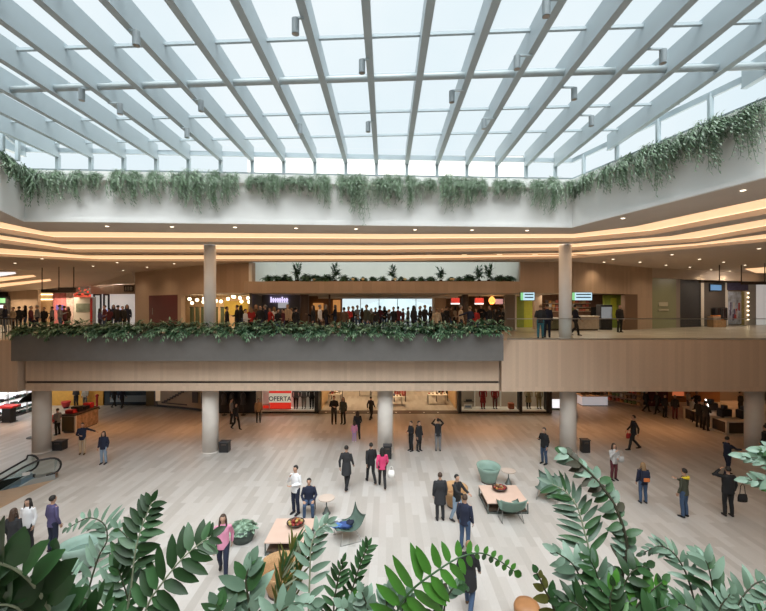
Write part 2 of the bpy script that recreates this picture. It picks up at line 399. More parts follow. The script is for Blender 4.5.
# --- outer walls
bm = NB(); box(bm, -42, 42, 46.8, 47, 0, 3.4); struct('wall_back', bm, M_cream)
WY = 40
bm = NB()
wx0, wx1, wz0, wz1 = X_(342, WY), X_(434.5, WY), Z_(322, WY), Z_(297, WY)
box(bm, -42, wx0, WY, WY+.2, UP, Z3); box(bm, wx1, 42, WY, WY+.2, UP, Z3); box(bm, wx0, wx1, WY, WY+.2, UP, wz0); box(bm, wx0, wx1, WY, WY+.2, wz1, Z3)
struct('wall_back', bm, mat('brown_back_wall', (.28, .17, .10), .7, var=.08, scale=1))
w3 = bpy.data.objects.new('window_3', None); COL.objects.link(w3); w3['kind'] = 'structure'
bm = NB(); box(bm, wx0, wx1, WY+.05, WY+.06, wz0, wz1); obj('glass_pane', bm, M_glass, w3)
bm = NB()
for k in range(6):
    x = wx0+(wx1-wx0)*k/5; box(bm, x-.03, x+.03, WY+.02, WY+.1, wz0, wz1)
box(bm, wx0, wx1, WY, WY+.1, wz1-.06, wz1); box(bm, wx0, wx1, WY, WY+.1, wz0, wz0+.06); obj('window_frame', bm, M_steel, w3)
for s in (-1, 1):
    bm = NB(); box(bm, 42*s-.1, 42*s+.1, -10, 47, 0, Z3); struct('wall_'+('left' if s < 0 else 'right'), bm, M_cream)
bm = NB(); box(bm, -42, 42, -10.2, -10, 0, Z3); struct('wall_front', bm, M_cream)
bm = NB(); box(bm, -42, 42, 2.9, 3.0, 0, 3.36); struct('wall_front', bm, M_cream)
# pale curved ceiling sail in front of the window
bm = NB(); pts = [(X_(318, 30), 30), (X_(345, 29), 29), (X_(400, 28.6), 28.6), (X_(440, 29), 29), (X_(458, 30), 30), (X_(458, 39), 39), (X_(318, 39), 39)]
prism(bm, pts, Z_(296.5, 29), Z_(293.5, 29)); struct('ceiling', bm, M_cream)
# hills outside
bm = NB(); prev = None
for i in range(41):
    x = -160+i*8; z = 8.5+3.5*math.sin(i*.37)+2.2*math.sin(i*.93+1)
    a = bm.verts.new((x, 300, -20)); b = bm.verts.new((x, 300, z)); c = bm.verts.new((x, 380, z-6))
    if prev: bm.faces.new((prev[0], a, b, prev[1])); bm.faces.new((prev[1], b, c, prev[2]))
    prev = (a, b, c)
struct('hills', bm, mat('hazy_green_hills', (.52, .58, .60), .9, var=.12, scale=.08))

# --- glass rails of the gallery
def glass_rail(x0, x1, y, label):
    t = thing('glass_railing', label, 'railing', ((x0+x1)/2, y, UP)); hw = (x1-x0)/2
    n = max(1, round((x1-x0)/2.2))
    for k in range(n):
        a = -hw+2*hw*k/n; b = -hw+2*hw*(k+1)/n
        obj('glass_panel', bx(a+.02, b-.02, -.008, .008, 0, 1.02), M_glass, t)
    obj('handrail', bx(-hw, hw, -.025, .025, 1.02, 1.06), M_chrome, t)
    obj('base_rail', bx(-hw, hw, -.04, .04, 0, .07), M_chrome, t)
glass_rail(X_(507, 19.85), 21.5, 19.85, 'clear glass balustrade on the wooden gallery edge right of the grey planter')
t = thing('bar_railing', 'dark railing of upright bars left of the grey planter', 'railing', (-19.5, 19.7, UP))
obj('handrail', bx(-1.5, 1.45, -.03, .03, 1.02, 1.08), M_black, t)
for k in range(20): obj('bar', bx(-1.5+k*.15, -1.47+k*.15, -.015, .015, -.3, 1.03), M_chrome, t)
# --- long grey planter box
PB = (X_(11, 19.2), X_(503.5, 19.2), 19.2, 19.85, Z_(361, 19.2), Z_(334, 19.2))
t = thing('planter_box', 'very long charcoal grey planter box hung on the wooden gallery edge', 'planter', (0, 19.5, PB[4]))
x0, x1 = PB[0], PB[1]
bm = NB(); H = PB[5]-PB[4]
box(bm, x0, x1, -.3, -.25, 0, H); box(bm, x0, x1, .30, .35, 0, H); box(bm, x0, x0+.05, -.25, .3, 0, H); box(bm, x1-.05, x1, -.25, .3, 0, H); box(bm, x0+.05, x1-.05, -.25, .3, 0, .05)
obj('box_shell', bm, M_grey, t)
M_soil = mat('potting_soil', (.05, .035, .025), .95, bump=.4, scale=30)
obj('soil', bx(x0+.05, x1-.05, -.25, .3, .05, H-.08), M_soil, t)
# near planter below the frame, holding the foreground plants
t = thing('planter_box', 'charcoal planter box on the near gallery edge holding the big foreground plants', 'planter', (0, 1.75, UP-.95))
bm = NB(); hw = 2.4
box(bm, -hw, hw, -.3, -.25, 0, .9); box(bm, -hw, hw, .3, .35, 0, .9); box(bm, -hw, -hw+.05, -.25, .3, 0, .9); box(bm, hw-.05, hw, -.25, .3, 0, .9); box(bm, -hw+.05, hw-.05, -.25, .3, 0, .05)
obj('box_shell', bm, M_grey, t); obj('soil', bx(-hw+.05, hw-.05, -.25, .3, .05, .84), M_soil, t)
# ================================================================== LIGHTS
def spot_at(px, py, h, e, col=WARM, ang=125): p = cl(px, py, h); return lamp('SPOT', 'downlight_beam', (p.x, p.y, p.z-.03), e, col, .12, spot=ang)
AMB = (1.0, .46, .18)
def downlight(p, label, group, e=0, r=.07, col=WARM):
    t = thing('downlight', label, 'ceiling light', p, 0, group)
    bm = NB(); lathe(bm, [(r*1.35, -.012), (r*1.35, 0), (r, 0), (r, -.012)], n=16); obj('trim_ring', bm, M_colw, t, True)
    bm = NB(); cyl(bm, 0, 0, -.02, -.004, r*.95, 16); obj('lamp_disc', bm, M_lamp, t)
    if e: lamp('SPOT', 'downlight_beam', (p[0], p[1], p[2]-.04), e, col, .10, spot=140)
# soffit strip above the coves (frame positions read off the photograph)
for px, py in ((107, 226), (172, 226.5), (235, 227), (296, 228), (356, 228.7), (415, 229.5), (472, 229.8), (527, 230.3), (623, 218), (743, 190)):
    downlight(cl(px, py, 3.28), 'small recessed downlight in the soffit strip just under the white fascia', 'downlights in the innermost soffit', 25)
ups = [(15, 263), (42, 258.6), (93, 266), (117, 262.5), (123, 270.3), (174, 263.5), (613, 259), (640, 262), (672, 254.5), (699.5, 259), (723.5, 262), (666, 265), (690, 267), (711, 269.6), (730, 271), (759, 248.5), (745, 265), (147, 267), (604, 262)]
for i, (px, py) in enumerate(ups):
    downlight(cl(px, py, 2.75), 'small recessed downlight in the flat ceiling in front of the upper shops on the '+('left' if px < 386 else 'right'), 'downlights in the flat ceiling on the '+('left' if px < 386 else 'right'), 90)
# lower level: unseen amber downlights added under the slab to warm the floor
for i, X in enumerate((-24, -17, -12, -6, 0, 6, 12, 17, 24)):
    downlight((X, 24.4, 3.35), 'added unseen amber downlight in the ceiling under the gallery', 'added downlights under the gallery', 240, col=AMB)
for X in (-22, 14, 20, 27):
    downlight((X, 30.5, 3.35), 'added unseen amber downlight in the ceiling under the gallery', 'added downlights under the gallery', 240, col=AMB)
# ================================================================== UPPER SHOPS
M_warmwall = mat('warm_shop_wall', (.72, .50, .28), .7, var=.06)
M_greywall = mat('grey_shop_wall', (.16, .15, .14), .6)
M_screen = mat('pale_blue_screen', (.3, .4, .45), .3, emit=(.48, .72, .85), es=.9)
M_screeng = mat('green_screen', (.2, .4, .2), .3, emit=(.25, .70, .30), es=.7)
M_screenw = mat('white_lit_panel', (.8, .8, .8), .4, emit=(.95, .95, 1.0), es=.8)
M_lime = mat('lime_wall_paint', (.42, .45, .04), .6, var=.1)
M_limed = mat('moss_wall_paint', (.20, .26, .04), .6, var=.1)
M_marble = mat('marble_counter', (.45, .37, .30), .35, var=.12, scale=5)
M_pink = mat('pink_poster', (.62, .20, .22), .6, var=.35, scale=2.5)
M_coral = mat('coral_lettering', (.80, .16, .09), .5, emit=(.9, .14, .08), es=.5)
M_glow = mat('glowing_globe', (.95, .9, .8), .4, emit=(1, .80, .52), es=3)
def pb(name, m, x0, x1, yt, yb, Y, t, label=None, cat=None, group=None, kind=None, parent=None):
    bm = NB(); pbox(bm, x0, x1, yt, yb, Y, t)
    if parent is None and kind is None:
        c = V((X_((x0+x1)/2, Y), Y, Z_(yb, Y))); return solo(name, bm, m, label, cat, c, group)
    if kind: o = obj(name, bm, m); o['kind'] = kind; return o
    bmesh.ops.translate(bm, verts=bm.verts, vec=-parent.location); return obj(name, bm, m, parent)
def foot(Y): return CY+F*(EYE-UP)/Y     # frame row where the upper floor lies at depth Y
# left of the bulkhead: far wall pieces
YL = 35.5
fy = foot(YL)
pb('wall_shop', M_wood2, 8, 38, 288, fy, YL, .3, kind='structure')
pb('wall_shop', M_cream, -45, 135, 272, 294, YL+.9, .3, kind='structure')
pb('wall_shop', mat('dark_shop_front', (.06, .055, .05), .5), -45, 8, 292, fy, YL, .3, kind='structure')
t = thing('lit_display_case', 'small green and white lit case at the far left end of the gallery', 'display case', (X_(1, YL-.5), YL-.5, UP))
pb('case_body', M_dark, -8, 6, 296, fy-.1, YL-.5, .4, parent=t); pb('lit_panel', M_screeng, -7, 5, 298, 303, YL-.53, .03, parent=t); pb('lit_panel', M_screenw, -7, 5, 305, 308, YL-.53, .03, parent=t)
pb('wall_shop', M_warmwall, 38, 52.5, 290, fy, YL+.5, .3, kind='structure')
for y in (294, 299):
    pb('light_shelf', M_glow, 39, 52, y, y+.8, YL+.4, .1, 'thin glowing shelf strip in the warm shop left of the pink posters, '+('upper one' if y < 296 else 'lower one'), 'shelf light')
t = thing('poster_wall', 'pink and red poster wall behind the hanging bar sign at left', 'poster', (X_(64, YL-.2), YL-.2, UP))
pb('panel', M_pink, 53, 66, 293, fy, YL-.2, .15, parent=t); pb('panel', mat('white_pink_poster', (.66, .50, .48), .6, var=.35, scale=3), 66.3, 73, 293, fy, YL-.2, .15, parent=t)
pb('screen', mat('violet_screen', (.1, .08, .2), .3, emit=(.10, .07, .28), es=1), 56, 63, 305, 310, YL-.25, .05, parent=t)
t = thing('shop_kiosk', 'white shop front with a landscape picture under coral red letter shapes', 'shop front', (X_(82, YL-.6), YL-.6, UP))
pb('front', mat('shop_front_white', (.7, .68, .64), .6), 73.5, 91, 297, fy-.1, YL-.6, .6, parent=t)
pb('picture', mat('green_landscape_print', (.20, .24, .19), .6, var=.6, scale=1.2), 76, 90, 303.5, 312, YL-.66, .06, parent=t)
pb('side_trim', M_red, 90, 92, 298, fy-.1, YL-.68, .06, parent=t)
rnd = random.Random(3)
for k in range(26):   # cut-out coral shapes of the sign above, unreadable in the photograph
    x = 73+rnd.random()*17; y = 287.5+rnd.random()*8; s = .5+rnd.random()*1.2
    if k < 20: pb('sign_shape', M_coral, x, x+s, y, y+s*1.1, YL-.72, .05, parent=t)
pb('sign_band', M_coral, 74, 90, 295.5, 297, YL-.7, .06, parent=t)
pb('wall_shop', M_wood, 91, 134, 284.5, 294, YL, .3, kind='structure')
t = thing('slat_sign', 'small dark slatted sign on the timber band left of the bulkhead', 'sign', (X_(129, YL-.1), YL-.1, Z_(290, YL)))
pb('board', M_dkbrown, 124, 133, 285.5, 291.5, YL-.1, .08, parent=t)
for k in range(5): pb('slat', M_cream, 125+k*1.6, 125.7+k*1.6, 286.5, 290.5, YL-.13, .04, parent=t)
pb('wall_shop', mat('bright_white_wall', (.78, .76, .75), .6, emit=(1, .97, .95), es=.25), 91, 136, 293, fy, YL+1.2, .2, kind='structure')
for k, (a, b) in enumerate(((93, 101), (103, 109))):
    t = thing('door_frame', 'dark metal glass door frame of the white shop, '+('left leaf' if k == 0 else 'right leaf'), 'door', (X_((a+b)/2, YL+.3), YL+.3, UP))
    pb('frame', M_black, a, a+1.3, 295, fy, YL+.3, .1, parent=t); pb('frame', M_black, b-1.3, b, 295, fy, YL+.3, .1, parent=t); pb('frame', M_black, a, b, 294, 295.4, YL+.3, .1, parent=t)
    pb('glass', M_glass, a+1.3, b-1.3, 295.4, fy, YL+.34, .02, parent=t)
pb('lit_strip', mat('blue_lit_strip', (.2, .25, .5), .4, emit=(.30, .40, .9), es=.7), 104, 122, 309.5, 311, YL+1.1, .1, 'thin blue lit strip on the white shop wall', 'light strip')
lamp('AREA', 'shop_fill_light', (X_(112, YL+.8), YL+.6, Z3-.6), 60, (1, .93, .85), 1.5, (0, 0, 0))  # unseen area lights added to brighten the left shops
lamp('AREA', 'shop_fill_light', (X_(70, YL), YL-1.6, UP+2.4), 90, WARM, 2.5, (0, 0, 0))
lamp('AREA', 'shop_fill_light', (X_(20, YL), YL-1.6, UP+2.3), 70, WARM, 2.5, (0, 0, 0))
# hanging bar signs
def bar_sign(px0, px1, yb, yt, Y, rods, ztop, label, panels):
    t = thing('hanging_sign', label, 'hanging sign', (X_((px0+px1)/2, Y), Y, Z_(yb, Y)))
    pb('bar', M_dkbrown, px0, px1, yt, yb, Y, .12, parent=t)
    for r in rods:
        bm = NB(); loft(bm, [at(r, yt, Y)-t.location+V((0, .05, 0)), V((X_(r, Y), Y+.05, ztop))-t.location], .03, 8); obj('rod', bm, M_dkbrown, t)
    for a, b, c, d in panels: pb('panel', mat('sign_face', (.10, .08, .07), .5), a, b, c, d, Y-.03, .03, parent=t)
bar_sign(41, 58, 292.6, 290, 29, (41.5,), Z3, 'left hanging directory bar on a rod before the far left shops', [])
bar_sign(58, 74.5, 292.6, 287.5, 28.4, (58.4, 73.3), Z3, 'deeper hanging directory bar on two rods in front of the pink posters', [(59, 73.8, 288, 292)])
bar_sign(700, 742, 282.6, 281.2, 27, (720, 742), Z3, 'thin hanging bar on two rods before the shops at far right', [])
bar_sign(742.5, 775, 284.5, 281.5, 26, (765.5,), Z3, 'thicker hanging bar at the right edge of the picture', [(744, 774, 282, 284.2)])
# pieces of two other glowing ceiling recesses
sA, sB, sE = at(-50, 296, 35.45), at(92, 285.5, 35.45), V((-42, 27.5, Z3))
sN = (sB-sA).cross(sE-sA).normalized()
def onplane(px, py):
    d = at(px, py, 1)-V((0, 0, EYE)); o = V((0, 0, EYE)); return o+d*((sA-o).dot(sN)/d.dot(sN))
def zline(X): return V((X, (sA.dot(sN)-sN.x*X-sN.z*Z3)/sN.y, Z3))
bm = NB(); vs = [bm.verts.new(p) for p in (sA, sB, zline(-24.5), sE)]; bm.faces.new(vs)
vs2 = [bm.verts.new(p) for p in (sB, V((-21.0, 33.4, Z3-.9)), V((-21.0, 33.0, Z3)), zline(-24.5))]; bm.faces.new(vs2); struct('ceiling', bm, M_ceil)
def glow(pts, label, m=M_covewash, h=2.73, left=True):
    bm = NB(); vs = [bm.verts.new((onplane(x, y)-sN*(.03 if sN.z > 0 else -.03)) if left else cl(x, y, h)) for x, y in pts]; bm.faces.new(vs)
    r = bmesh.ops.extrude_face_region(bm, geom=bm.faces[:]); bmesh.ops.translate(bm, verts=[v for v in r['geom'] if isinstance(v, bmesh.types.BMVert)], vec=(0, 0, .015))
    c = sum((v.co for v in bm.verts), V())/len(bm.verts); solo('cove_glow', bm, m, label, 'ceiling light', c)
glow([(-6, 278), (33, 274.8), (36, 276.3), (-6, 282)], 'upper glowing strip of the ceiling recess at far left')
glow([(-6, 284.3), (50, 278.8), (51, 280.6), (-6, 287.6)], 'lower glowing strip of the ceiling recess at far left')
glow([(-6, 272), (15, 272), (16, 273.5), (-6, 277)], 'white daylight patch of the ceiling recess at far left', M_screenw)  # glowing patch stands in for daylight through the recess
glow([(745, 269), (772, 267), (772, 273), (756, 273)], 'glowing ceiling recess at far right above the hanging bars', left=False)

# shop with globe lamps
YS = 32.5
pb('wall_shop', M_warmwall, 178, 264, 291, foot(YS), YS, .2, kind='structure')
bm = NB(); wallbox(bm, along(L, 262.5), (X_(263, YS), YS), UP, ZB0, .15); struct('wall_shop', bm, M_greywall)
pb('menu_board', mat('mustard_board', (.62, .42, .07), .6, var=.1), 224, 248, 301, 315, YS-.1, .08, 'mustard yellow board on the back wall of the shop with globe lamps', 'board')
gl = [(189.5, 299), (192, 303), (204, 298.5), (203.5, 302), (216, 301), (221, 301.5), (233, 296.5), (234, 297), (240, 298), (241.5, 301.5), (248, 298), (249, 302), (197, 300), (228, 299)]
for i, (px, py) in enumerate(gl):
    Y = 29.6+(i % 3)*.7; p = at(px, py, Y)
    t = thing('globe_lamp', 'small glowing globe lamp in the cluster hanging under the bulkhead behind the white column', 'pendant lamp', p, 0, 'globe lamps of the warm shop')
    bm = NB(); ball(bm, (0, 0, 0), .13, 2); obj('globe', bm, M_glow, t, True)
    bm = NB(); loft(bm, [(0, 0, .12), (0, 0, ZB0+.05-p.z)], .012, 6); obj('cord', bm, M_black, t)
bm = NB(); prism(bm, [along(L, 181), along(L, 262), (X_(262, YS), YS), (X_(178, YS), YS)], ZB0+.02, ZB0+.1); struct('ceiling', bm, M_cream)
lamp('AREA', 'shop_fill_light', (X_(222, 30.5), 30.4, ZB0-.02), 90, (1, .80, .55), 3.5, (0, 0, 0), sy=1.2)  # unseen fill added inside the globe-lamp shop
for k, px in enumerate((192, 197.5, 203, 216, 222.5)):
    t = thing('tall_bottle_rack', 'tall dark shop upright in the globe-lamp shop, %s' % ['far left', 'second from left', 'just left of the column', 'just right of the column', 'far right'][k], 'shop rack', (X_(px, 31), 31, UP))
    obj('upright', bx(-.10, .10, -.12, .12, 0, 1.55), mat('rack_green_black', (.08, .10, .05), .5), t); obj('foot', bx(-.16, .16, -.2, .2, 0, .04), M_black, t)
    obj('cap', bx(-.13, .13, -.15, .15, 1.55, 1.6), M_dkbrown, t)
# dark recess with the pale violet sign
pb('wall_shop', M_greywall, 262, 301, 293, foot(28), 28, .2, kind='structure')
t = thing('lit_sign', 'pale violet and white lit shop sign on the dark wall left of the brown pillar', 'sign', at(279.5, 305, 27.8))
pb('board', mat('pale_sign_board', (.5, .5, .52), .5, emit=(.7, .7, .75), es=.35), 278, 288, 302, 308, 27.86, .1, parent=t)
rnd = random.Random(5)
for k in range(8):    # blurred lettering of the sign as plain strokes
    pb('letter_stroke', mat('violet_letters', (.6, .55, .8), .4, emit=(.72, .64, .95), es=1.0), 270.3+k*2.25, 271.6+k*2.25, 298-(1.2 if k in (0, 5) else 0), 302.4, 27.83, .05, parent=t)
pb('crossbar', mat('violet_letters', (0, 0, 0)), 270.3, 288, 299.5, 300.4, 27.84, .04, parent=t)
bm = NB(); cyl(bm, X_(304.5, 27), 27, UP, ZB0, .30, 20); o = struct('column', bm, mat('brown_column', (.15, .095, .06), .5))
bm = NB(); cyl(bm, X_(329.5, 27), 27, UP, ZB0, .07, 12); struct('column', bm, mat('brown_column', (0, 0, 0)))
bm = NB(); cyl(bm, X_(465, 27), 27, UP, ZB0, .22, 20); struct('column', bm, mat('brown_column', (0, 0, 0)))
# amber lit shops seen deep between the pillars
for k, (a, b, c, d) in enumerate(((293, 300, 305, 312), (313, 323, 303, 310), (333, 340, 300, 312))):
    pb('lit_niche', mat('amber_niche', (.5, .25, .08), .6, emit=(.62, .27, .08), es=.6), a, b, c, d, 39.7, .295, 'amber lit niche deep in the passage left of the bright window, '+['leftmost', 'middle', 'rightmost'][k], 'lit niche')
pb('wall_shop', M_wood2, 434.5, 446, 296, foot(36), 36, .3, kind='structure'); pb('wall_shop', M_white, 432.5, 435, 297, foot(36), 36, .4, kind='structure')
for k, px in enumerate((455.5, 479.5)):
    t = thing('red_sign', 'red and white hanging box sign, '+('left one of the two right of the bright window' if k == 0 else 'right one beside the orange lamp'), 'sign', at(px, 305, 33))
    pb('box', mat('red_sign_face', (.5, .03, .03), .4, emit=(.75, .04, .03), es=.12), px-4.2, px+4.2, 298, 303, 33, .3, parent=t)
    pb('white_band', M_screenw, px-4.2, px+4.2, 303, 304.4, 33, .3, parent=t)
    bm = NB(); loft(bm, [at(px, 298, 33.15)-t.location, V((X_(px, 33.15), 33.15, ZB0))-t.location], .03, 6); obj('hanger', bm, M_black, t)
p = at(492, 300, 31); t = thing('pendant_lamp', 'glowing orange pendant lamp hanging right of the two red signs', 'pendant lamp', p)
bm = NB(); lathe(bm, [(.05, .3), (.22, .1), (.26, -.1), (.16, -.3), (.02, -.32)], n=16); obj('lamp_shade', bm, mat('orange_glow', (.9, .4, .1), .5, emit=(1, .38, .08), es=1.6), t, True)
bm = NB(); loft(bm, [(0, 0, .28), (0, 0, ZB0-p.z)], .015, 6); obj('cord', bm, M_black, t)
lamp('POINT', 'pendant_bulb', (p.x, p.y-.1, p.z-.5), 30, (1, .5, .2), .2)
t = thing('menu_screen', 'small pinkish wall screen beside the orange lamp', 'screen', at(500, 304, 32.4))
pb('screen', mat('pinkish_screen', (.3, .15, .15), .4, emit=(.45, .24, .24), es=.8), 495.5, 503, 299, 304, 32.4, .08, parent=t); pb('frame', M_black, 494.8, 503.7, 298.3, 304.7, 32.46, .06, parent=t)
pb('wall_shop', mat('taupe_pier', (.30, .25, .21), .6), 505, 515, 295, foot(28), 28, .3, kind='structure')
bm = NB(); pbox(bm, 515.3, 516.6, 296, foot(27), 27, .1); struct('trim_5', bm, M_white)
# bright shops under the right half of the bulkhead
YR = 31
pb('wall_shop', M_limed, 517, 524, 297, foot(YR), YR, .2, kind='structure')
pb('wall_shop', M_lime, 524, 534, 298, foot(YR), YR, .2, kind='structure')
pb('wall_shop', M_wood2, 534, 542, 295, foot(29), 29, .3, kind='structure')
pb('wall_shop', mat('brown_shelving_wall', (.20, .11, .07), .6, var=.2, scale=3), 541, 604, 294, foot(YR+1.5), YR+1.5, .2, kind='structure')
pb('wall_shop', M_limed, 604, 626, 295, foot(YR-.5), YR-.5, .2, kind='structure')
pb('wall_shop', M_lime, 611, 616.5, 298, 318, YR-.56, .05, kind='structure')
for k, (a, b) in enumerate(((520.8, 534.5), (572.4, 592))):
    t = thing('menu_screen', 'pale blue lit menu screen with green edge '+('over the lime wall' if k == 0 else 'just right of the white column'), 'screen', at((a+b)/2, 299, 25.0))
    pb('housing', M_black, a-.4, b+.4, 292.2, 300.6, 25.0, .12, parent=t)
    sc_ = pb('screen', M_screen, a+2.4, b, 292.5, 300.2, 24.96, .05, parent=t); pb('green_edge', M_screeng, a, a+2.4, 292.5, 300.2, 24.96, .05, parent=t)
    for o_ in t.children:
        if o_.name.split('.')[0] in ('screen', 'green_edge'): o_.parent = [c for c in t.children if c.name.startswith('housing')][0]
    for r in range(2): pb('text_line', mat('dark_text_bar', (.05, .12, .15), .5), a+4, b-1, 293.8+r*3, 295+r*3, 24.94, .03, parent=t)
    obj('bracket', bx(-.05, .05, .12, .22, -.05, ZB0-t.location.z), M_black, t)
def counter(name, x0, x1, yt, Y, d, m, label, top=M_cream, glassup=0):
    t = thing(name, label, 'counter', (X_((x0+x1)/2, Y), Y+d/2, UP)); hw = X_(x1, Y)-X_((x0+x1)/2, Y); H = Z_(yt, Y)-UP
    obj('body', bx(-hw, hw, -d/2, d/2, .1, H-.05), m, t); obj('plinth', bx(-hw+.05, hw-.05, -d/2+.05, d/2-.05, 0, .1), M_dkbrown, t)
    obj('worktop', bx(-hw-.04, hw+.04, -d/2-.04, d/2+.04, H-.05, H, .01), top, t)
    return t, hw, H
counter('shop_counter', 546, 569.5, 318, 27.5, .8, mat('dark_green_counter', (.20, .20, .12), .5, var=.4, scale=2), 'low shop counter with greenish front left of the right-hand white column')
counter('shop_counter', 572.5, 599, 316, 27.2, .8, M_marble, 'pale marbled shop counter right of the right-hand white column')
t = thing('drinks_cooler', 'black drinks cooler with a grey lit front between the marbled counter and the green wall', 'fridge', (X_(606.5, 28), 28.3, UP))
obj('cabinet', bx(-.42, .42, -.3, .3, 0, 1.75, .02), M_black, t); obj('door', bx(-.36, .36, -.34, -.3, .75, 1.6), mat('cooler_door', (.20, .22, .24), .25, emit=(.5, .55, .6), es=.25), t); obj('handle', bx(.28, .31, -.38, -.34, .9, 1.4), M_chrome, [c for c in t.children if c.name.startswith('door')][0])
bm = NB(); pbox(bm, 592.5, 602, 307, 316, YR+1, .3); obj_ = solo('oven', bm, M_black, 'black built-in oven on the shop back wall above the marbled counter', 'oven', at(597, 316, YR+1))
rnd = random.Random(11); pal = [(.5, .12, .08), (.55, .38, .2), (.62, .6, .55), (.35, .2, .1), (.6, .3, .08), (.2, .3, .1), (.12, .1, .1)]
for r in range(3):
    y = 303+r*4
    pb('wall_shelf', M_wood2, 545, 591, y, y+.6, YR+1.1, .35, '%s of the three wooden shop shelves behind the counters' % ['top', 'middle', 'bottom'][r], 'shelf')
    for k in range(13):
        px = 546.5+k*3.4
        if 560 < px < 573: continue
        h = .14+rnd.random()*.14; q = at(px, y, YR+1.2); w = .08+rnd.random()*.04; c = rnd.randrange(7)
        t = solo('jar', bx(-w, w, -.07, .07, 0, h, .02), mat('jar_tone_%d' % c, pal[c], .4), 'small shop jar on the %s shelf behind the counters' % ['top', 'middle', 'bottom'][r], 'jar', None, 'jars on the %s shop shelf' % ['top', 'middle', 'bottom'][r]); t.location = q
lamp('AREA', 'shop_fill_light', (X_(575, 29), 28.8, ZB0-.05), 110, (1, .85, .65), 5, (0, 0, 0), sy=1.5)  # unseen fills added under the bulkhead, this and the next two
lamp('AREA', 'shop_fill_light', (X_(480, 30), 32, ZB0-.15), 45, (1, .75, .5), 4, (0, 0, 0), sy=2)
lamp('AREA', 'shop_fill_light', (X_(320, 30), 33, ZB0-.15), 35, (1, .7, .45), 4, (0, 0, 0), sy=2)
bm = NB(); box(bm, X_(300, 31), X_(640, 31)-1.5, 31.3, 39.9, ZB0+.12, ZB0+.2); struct('ceiling', bm, M_cream)

# right-hand shop fronts behind the gallery
RW = [(19.5, 29.3), (22.1, 30.6), (25.3, 32.2), (25.7, 32.4), (29.2, 34), (34, 35.6), (42, 37.5)]
def rw(px0, px1, z0, z1, t, m, name, off=0, kind='structure', parent=None):
    a, b = V(along(RW, px0)), V(along(RW, px1)); d = (b-a).normalized(); n = V((d.y, -d.x))*off
    bm = NB(); wallbox(bm, a+n, b+n, z0, z1, t)
    if parent: bmesh.ops.translate(bm, verts=bm.verts, vec=-parent.location); return obj(name, bm, m, parent)
    o = obj(name, bm, m); o['kind'] = kind; return o
HZ = 9.62
rw(652, 800, HZ, Z3, .3, M_ceil, 'wall_shop')
rw(652, 676, UP, HZ, .2, mat('sage_glass_panel', (.36, .38, .25), .25), 'wall_shop')
p = V((*along(RW, 663), 7.6)); t = thing('wall_lettering', 'small pale sign patch on the sage green panel', 'sign', p)
rw(658, 667, 7.55, 7.85, .02, mat('pale_letters', (.6, .58, .45), .5), 'sign_plate', .05, parent=t); rw(657.5, 668, 7.2, 7.32, .02, mat('pale_letters', (0, 0, 0)), 'sign_line', .05, parent=t)
rw(676, 680, UP, HZ, .2, mat('taupe_pier', (0, 0, 0)), 'wall_shop'); d = rw(680, 699, UP, HZ, .15, M_dark, 'door_2'); rw(699, 701, UP, HZ, .2, M_black, 'wall_shop')
rw(701, 704, UP, HZ, .3, M_cream, 'wall_shop'); rw(704, 725, UP+.0, HZ, .15, mat('dark_taupe_wall', (.10, .085, .075), .6), 'wall_shop')
p = V((*along(RW, 714), 8.4)); t = thing('wall_screen', 'small blue lit sign high on the dark wall at right', 'sign', p)
rw(708.5, 720.5, 8.75, 9.4, .06, M_black, 'frame', .08, parent=t); rw(709.2, 719.8, 8.85, 9.3, .03, mat('deep_blue_screen', (.05, .1, .2), .3, emit=(.12, .25, .42), es=.8), 'screen', .12, parent=t)
p = V((*along(RW, 709), UP)); t = thing('produce_stand', 'stand with orange and tan goods below the dark wall at right', 'display stand', (p.x-.3, p.y-1.1, UP))
obj('base', bx(-.5, .5, -.3, .3, 0, .55), mat('tan_crate', (.40, .24, .12), .6, var=.2), t); obj('crate', bx(-.5, .1, -.3, .3, .55, .85), M_wood2, t)
for k in range(14): bm = NB(); ball(bm, (-.42+(k % 7)*.13, -.2+.2*(k//7), .88 if k % 7 < 5 else .6), .07, 1); obj('fruit', bm, mat('orange_fruit', (.70, .25, .05), .5), t, True)
for k, px in enumerate((716, 722)):
    p = V((*along(RW, px), UP)); t = thing('clothes_rail', 'dark clothes rail with hanging black garments at right, '+('nearer the orange goods' if k == 0 else 'beside the poster shop'), 'clothes rail', (p.x-.35, p.y-.45, UP))
    for s in (-.3, .3): obj('upright', bx(s-.02, s+.02, -.02, .02, 0, 1.5), M_black, t)
    obj('rail', bx(-.32, .32, -.02, .02, 1.5, 1.54), M_black, t)
    for q in range(4): obj('garment', bx(-.24+q*.16-.035, -.24+q*.16+.035, -.18, .18, .5, 1.49, .02), mat('garment_%d' % (q % 3), [(.03, .03, .035), (.08, .07, .07), (.05, .03, .03)][q % 3], .9), t)
rw(725, 728, UP, HZ, .2, M_white, 'wall_shop'); rw(727, 748, 8.9, HZ, .12, mat('indigo_banner', (.11, .10, .19), .5, var=.2), 'trim_6', .02)
t = thing('poster_window', 'tall shop window poster with pale blue sky and red shapes at far right', 'poster', (*along(RW, 734), UP))
rw(728, 741, UP+.1, 8.8, .08, mat('blue_red_poster', (.42, .48, .60), .5, var=.5, scale=2.2), 'poster_sheet', .02, parent=t)
rnd = random.Random(2)
for k in range(14):
    a = 728.5+rnd.random()*10.5; z = UP+.25+rnd.random()*1.3
    rw(a, a+1.2, z, z+.35+rnd.random()*.4, .03, mat('poster_patch_%d' % (k % 3), [(.45, .06, .06), (.12, .10, .2), (.6, .6, .62)][k % 3], .5), 'print_patch', .06, parent=t)
rw(741, 744, UP, 8.8, .1, mat('olive_strip', (.32, .28, .10), .5, var=.3), 'trim_7', .02)
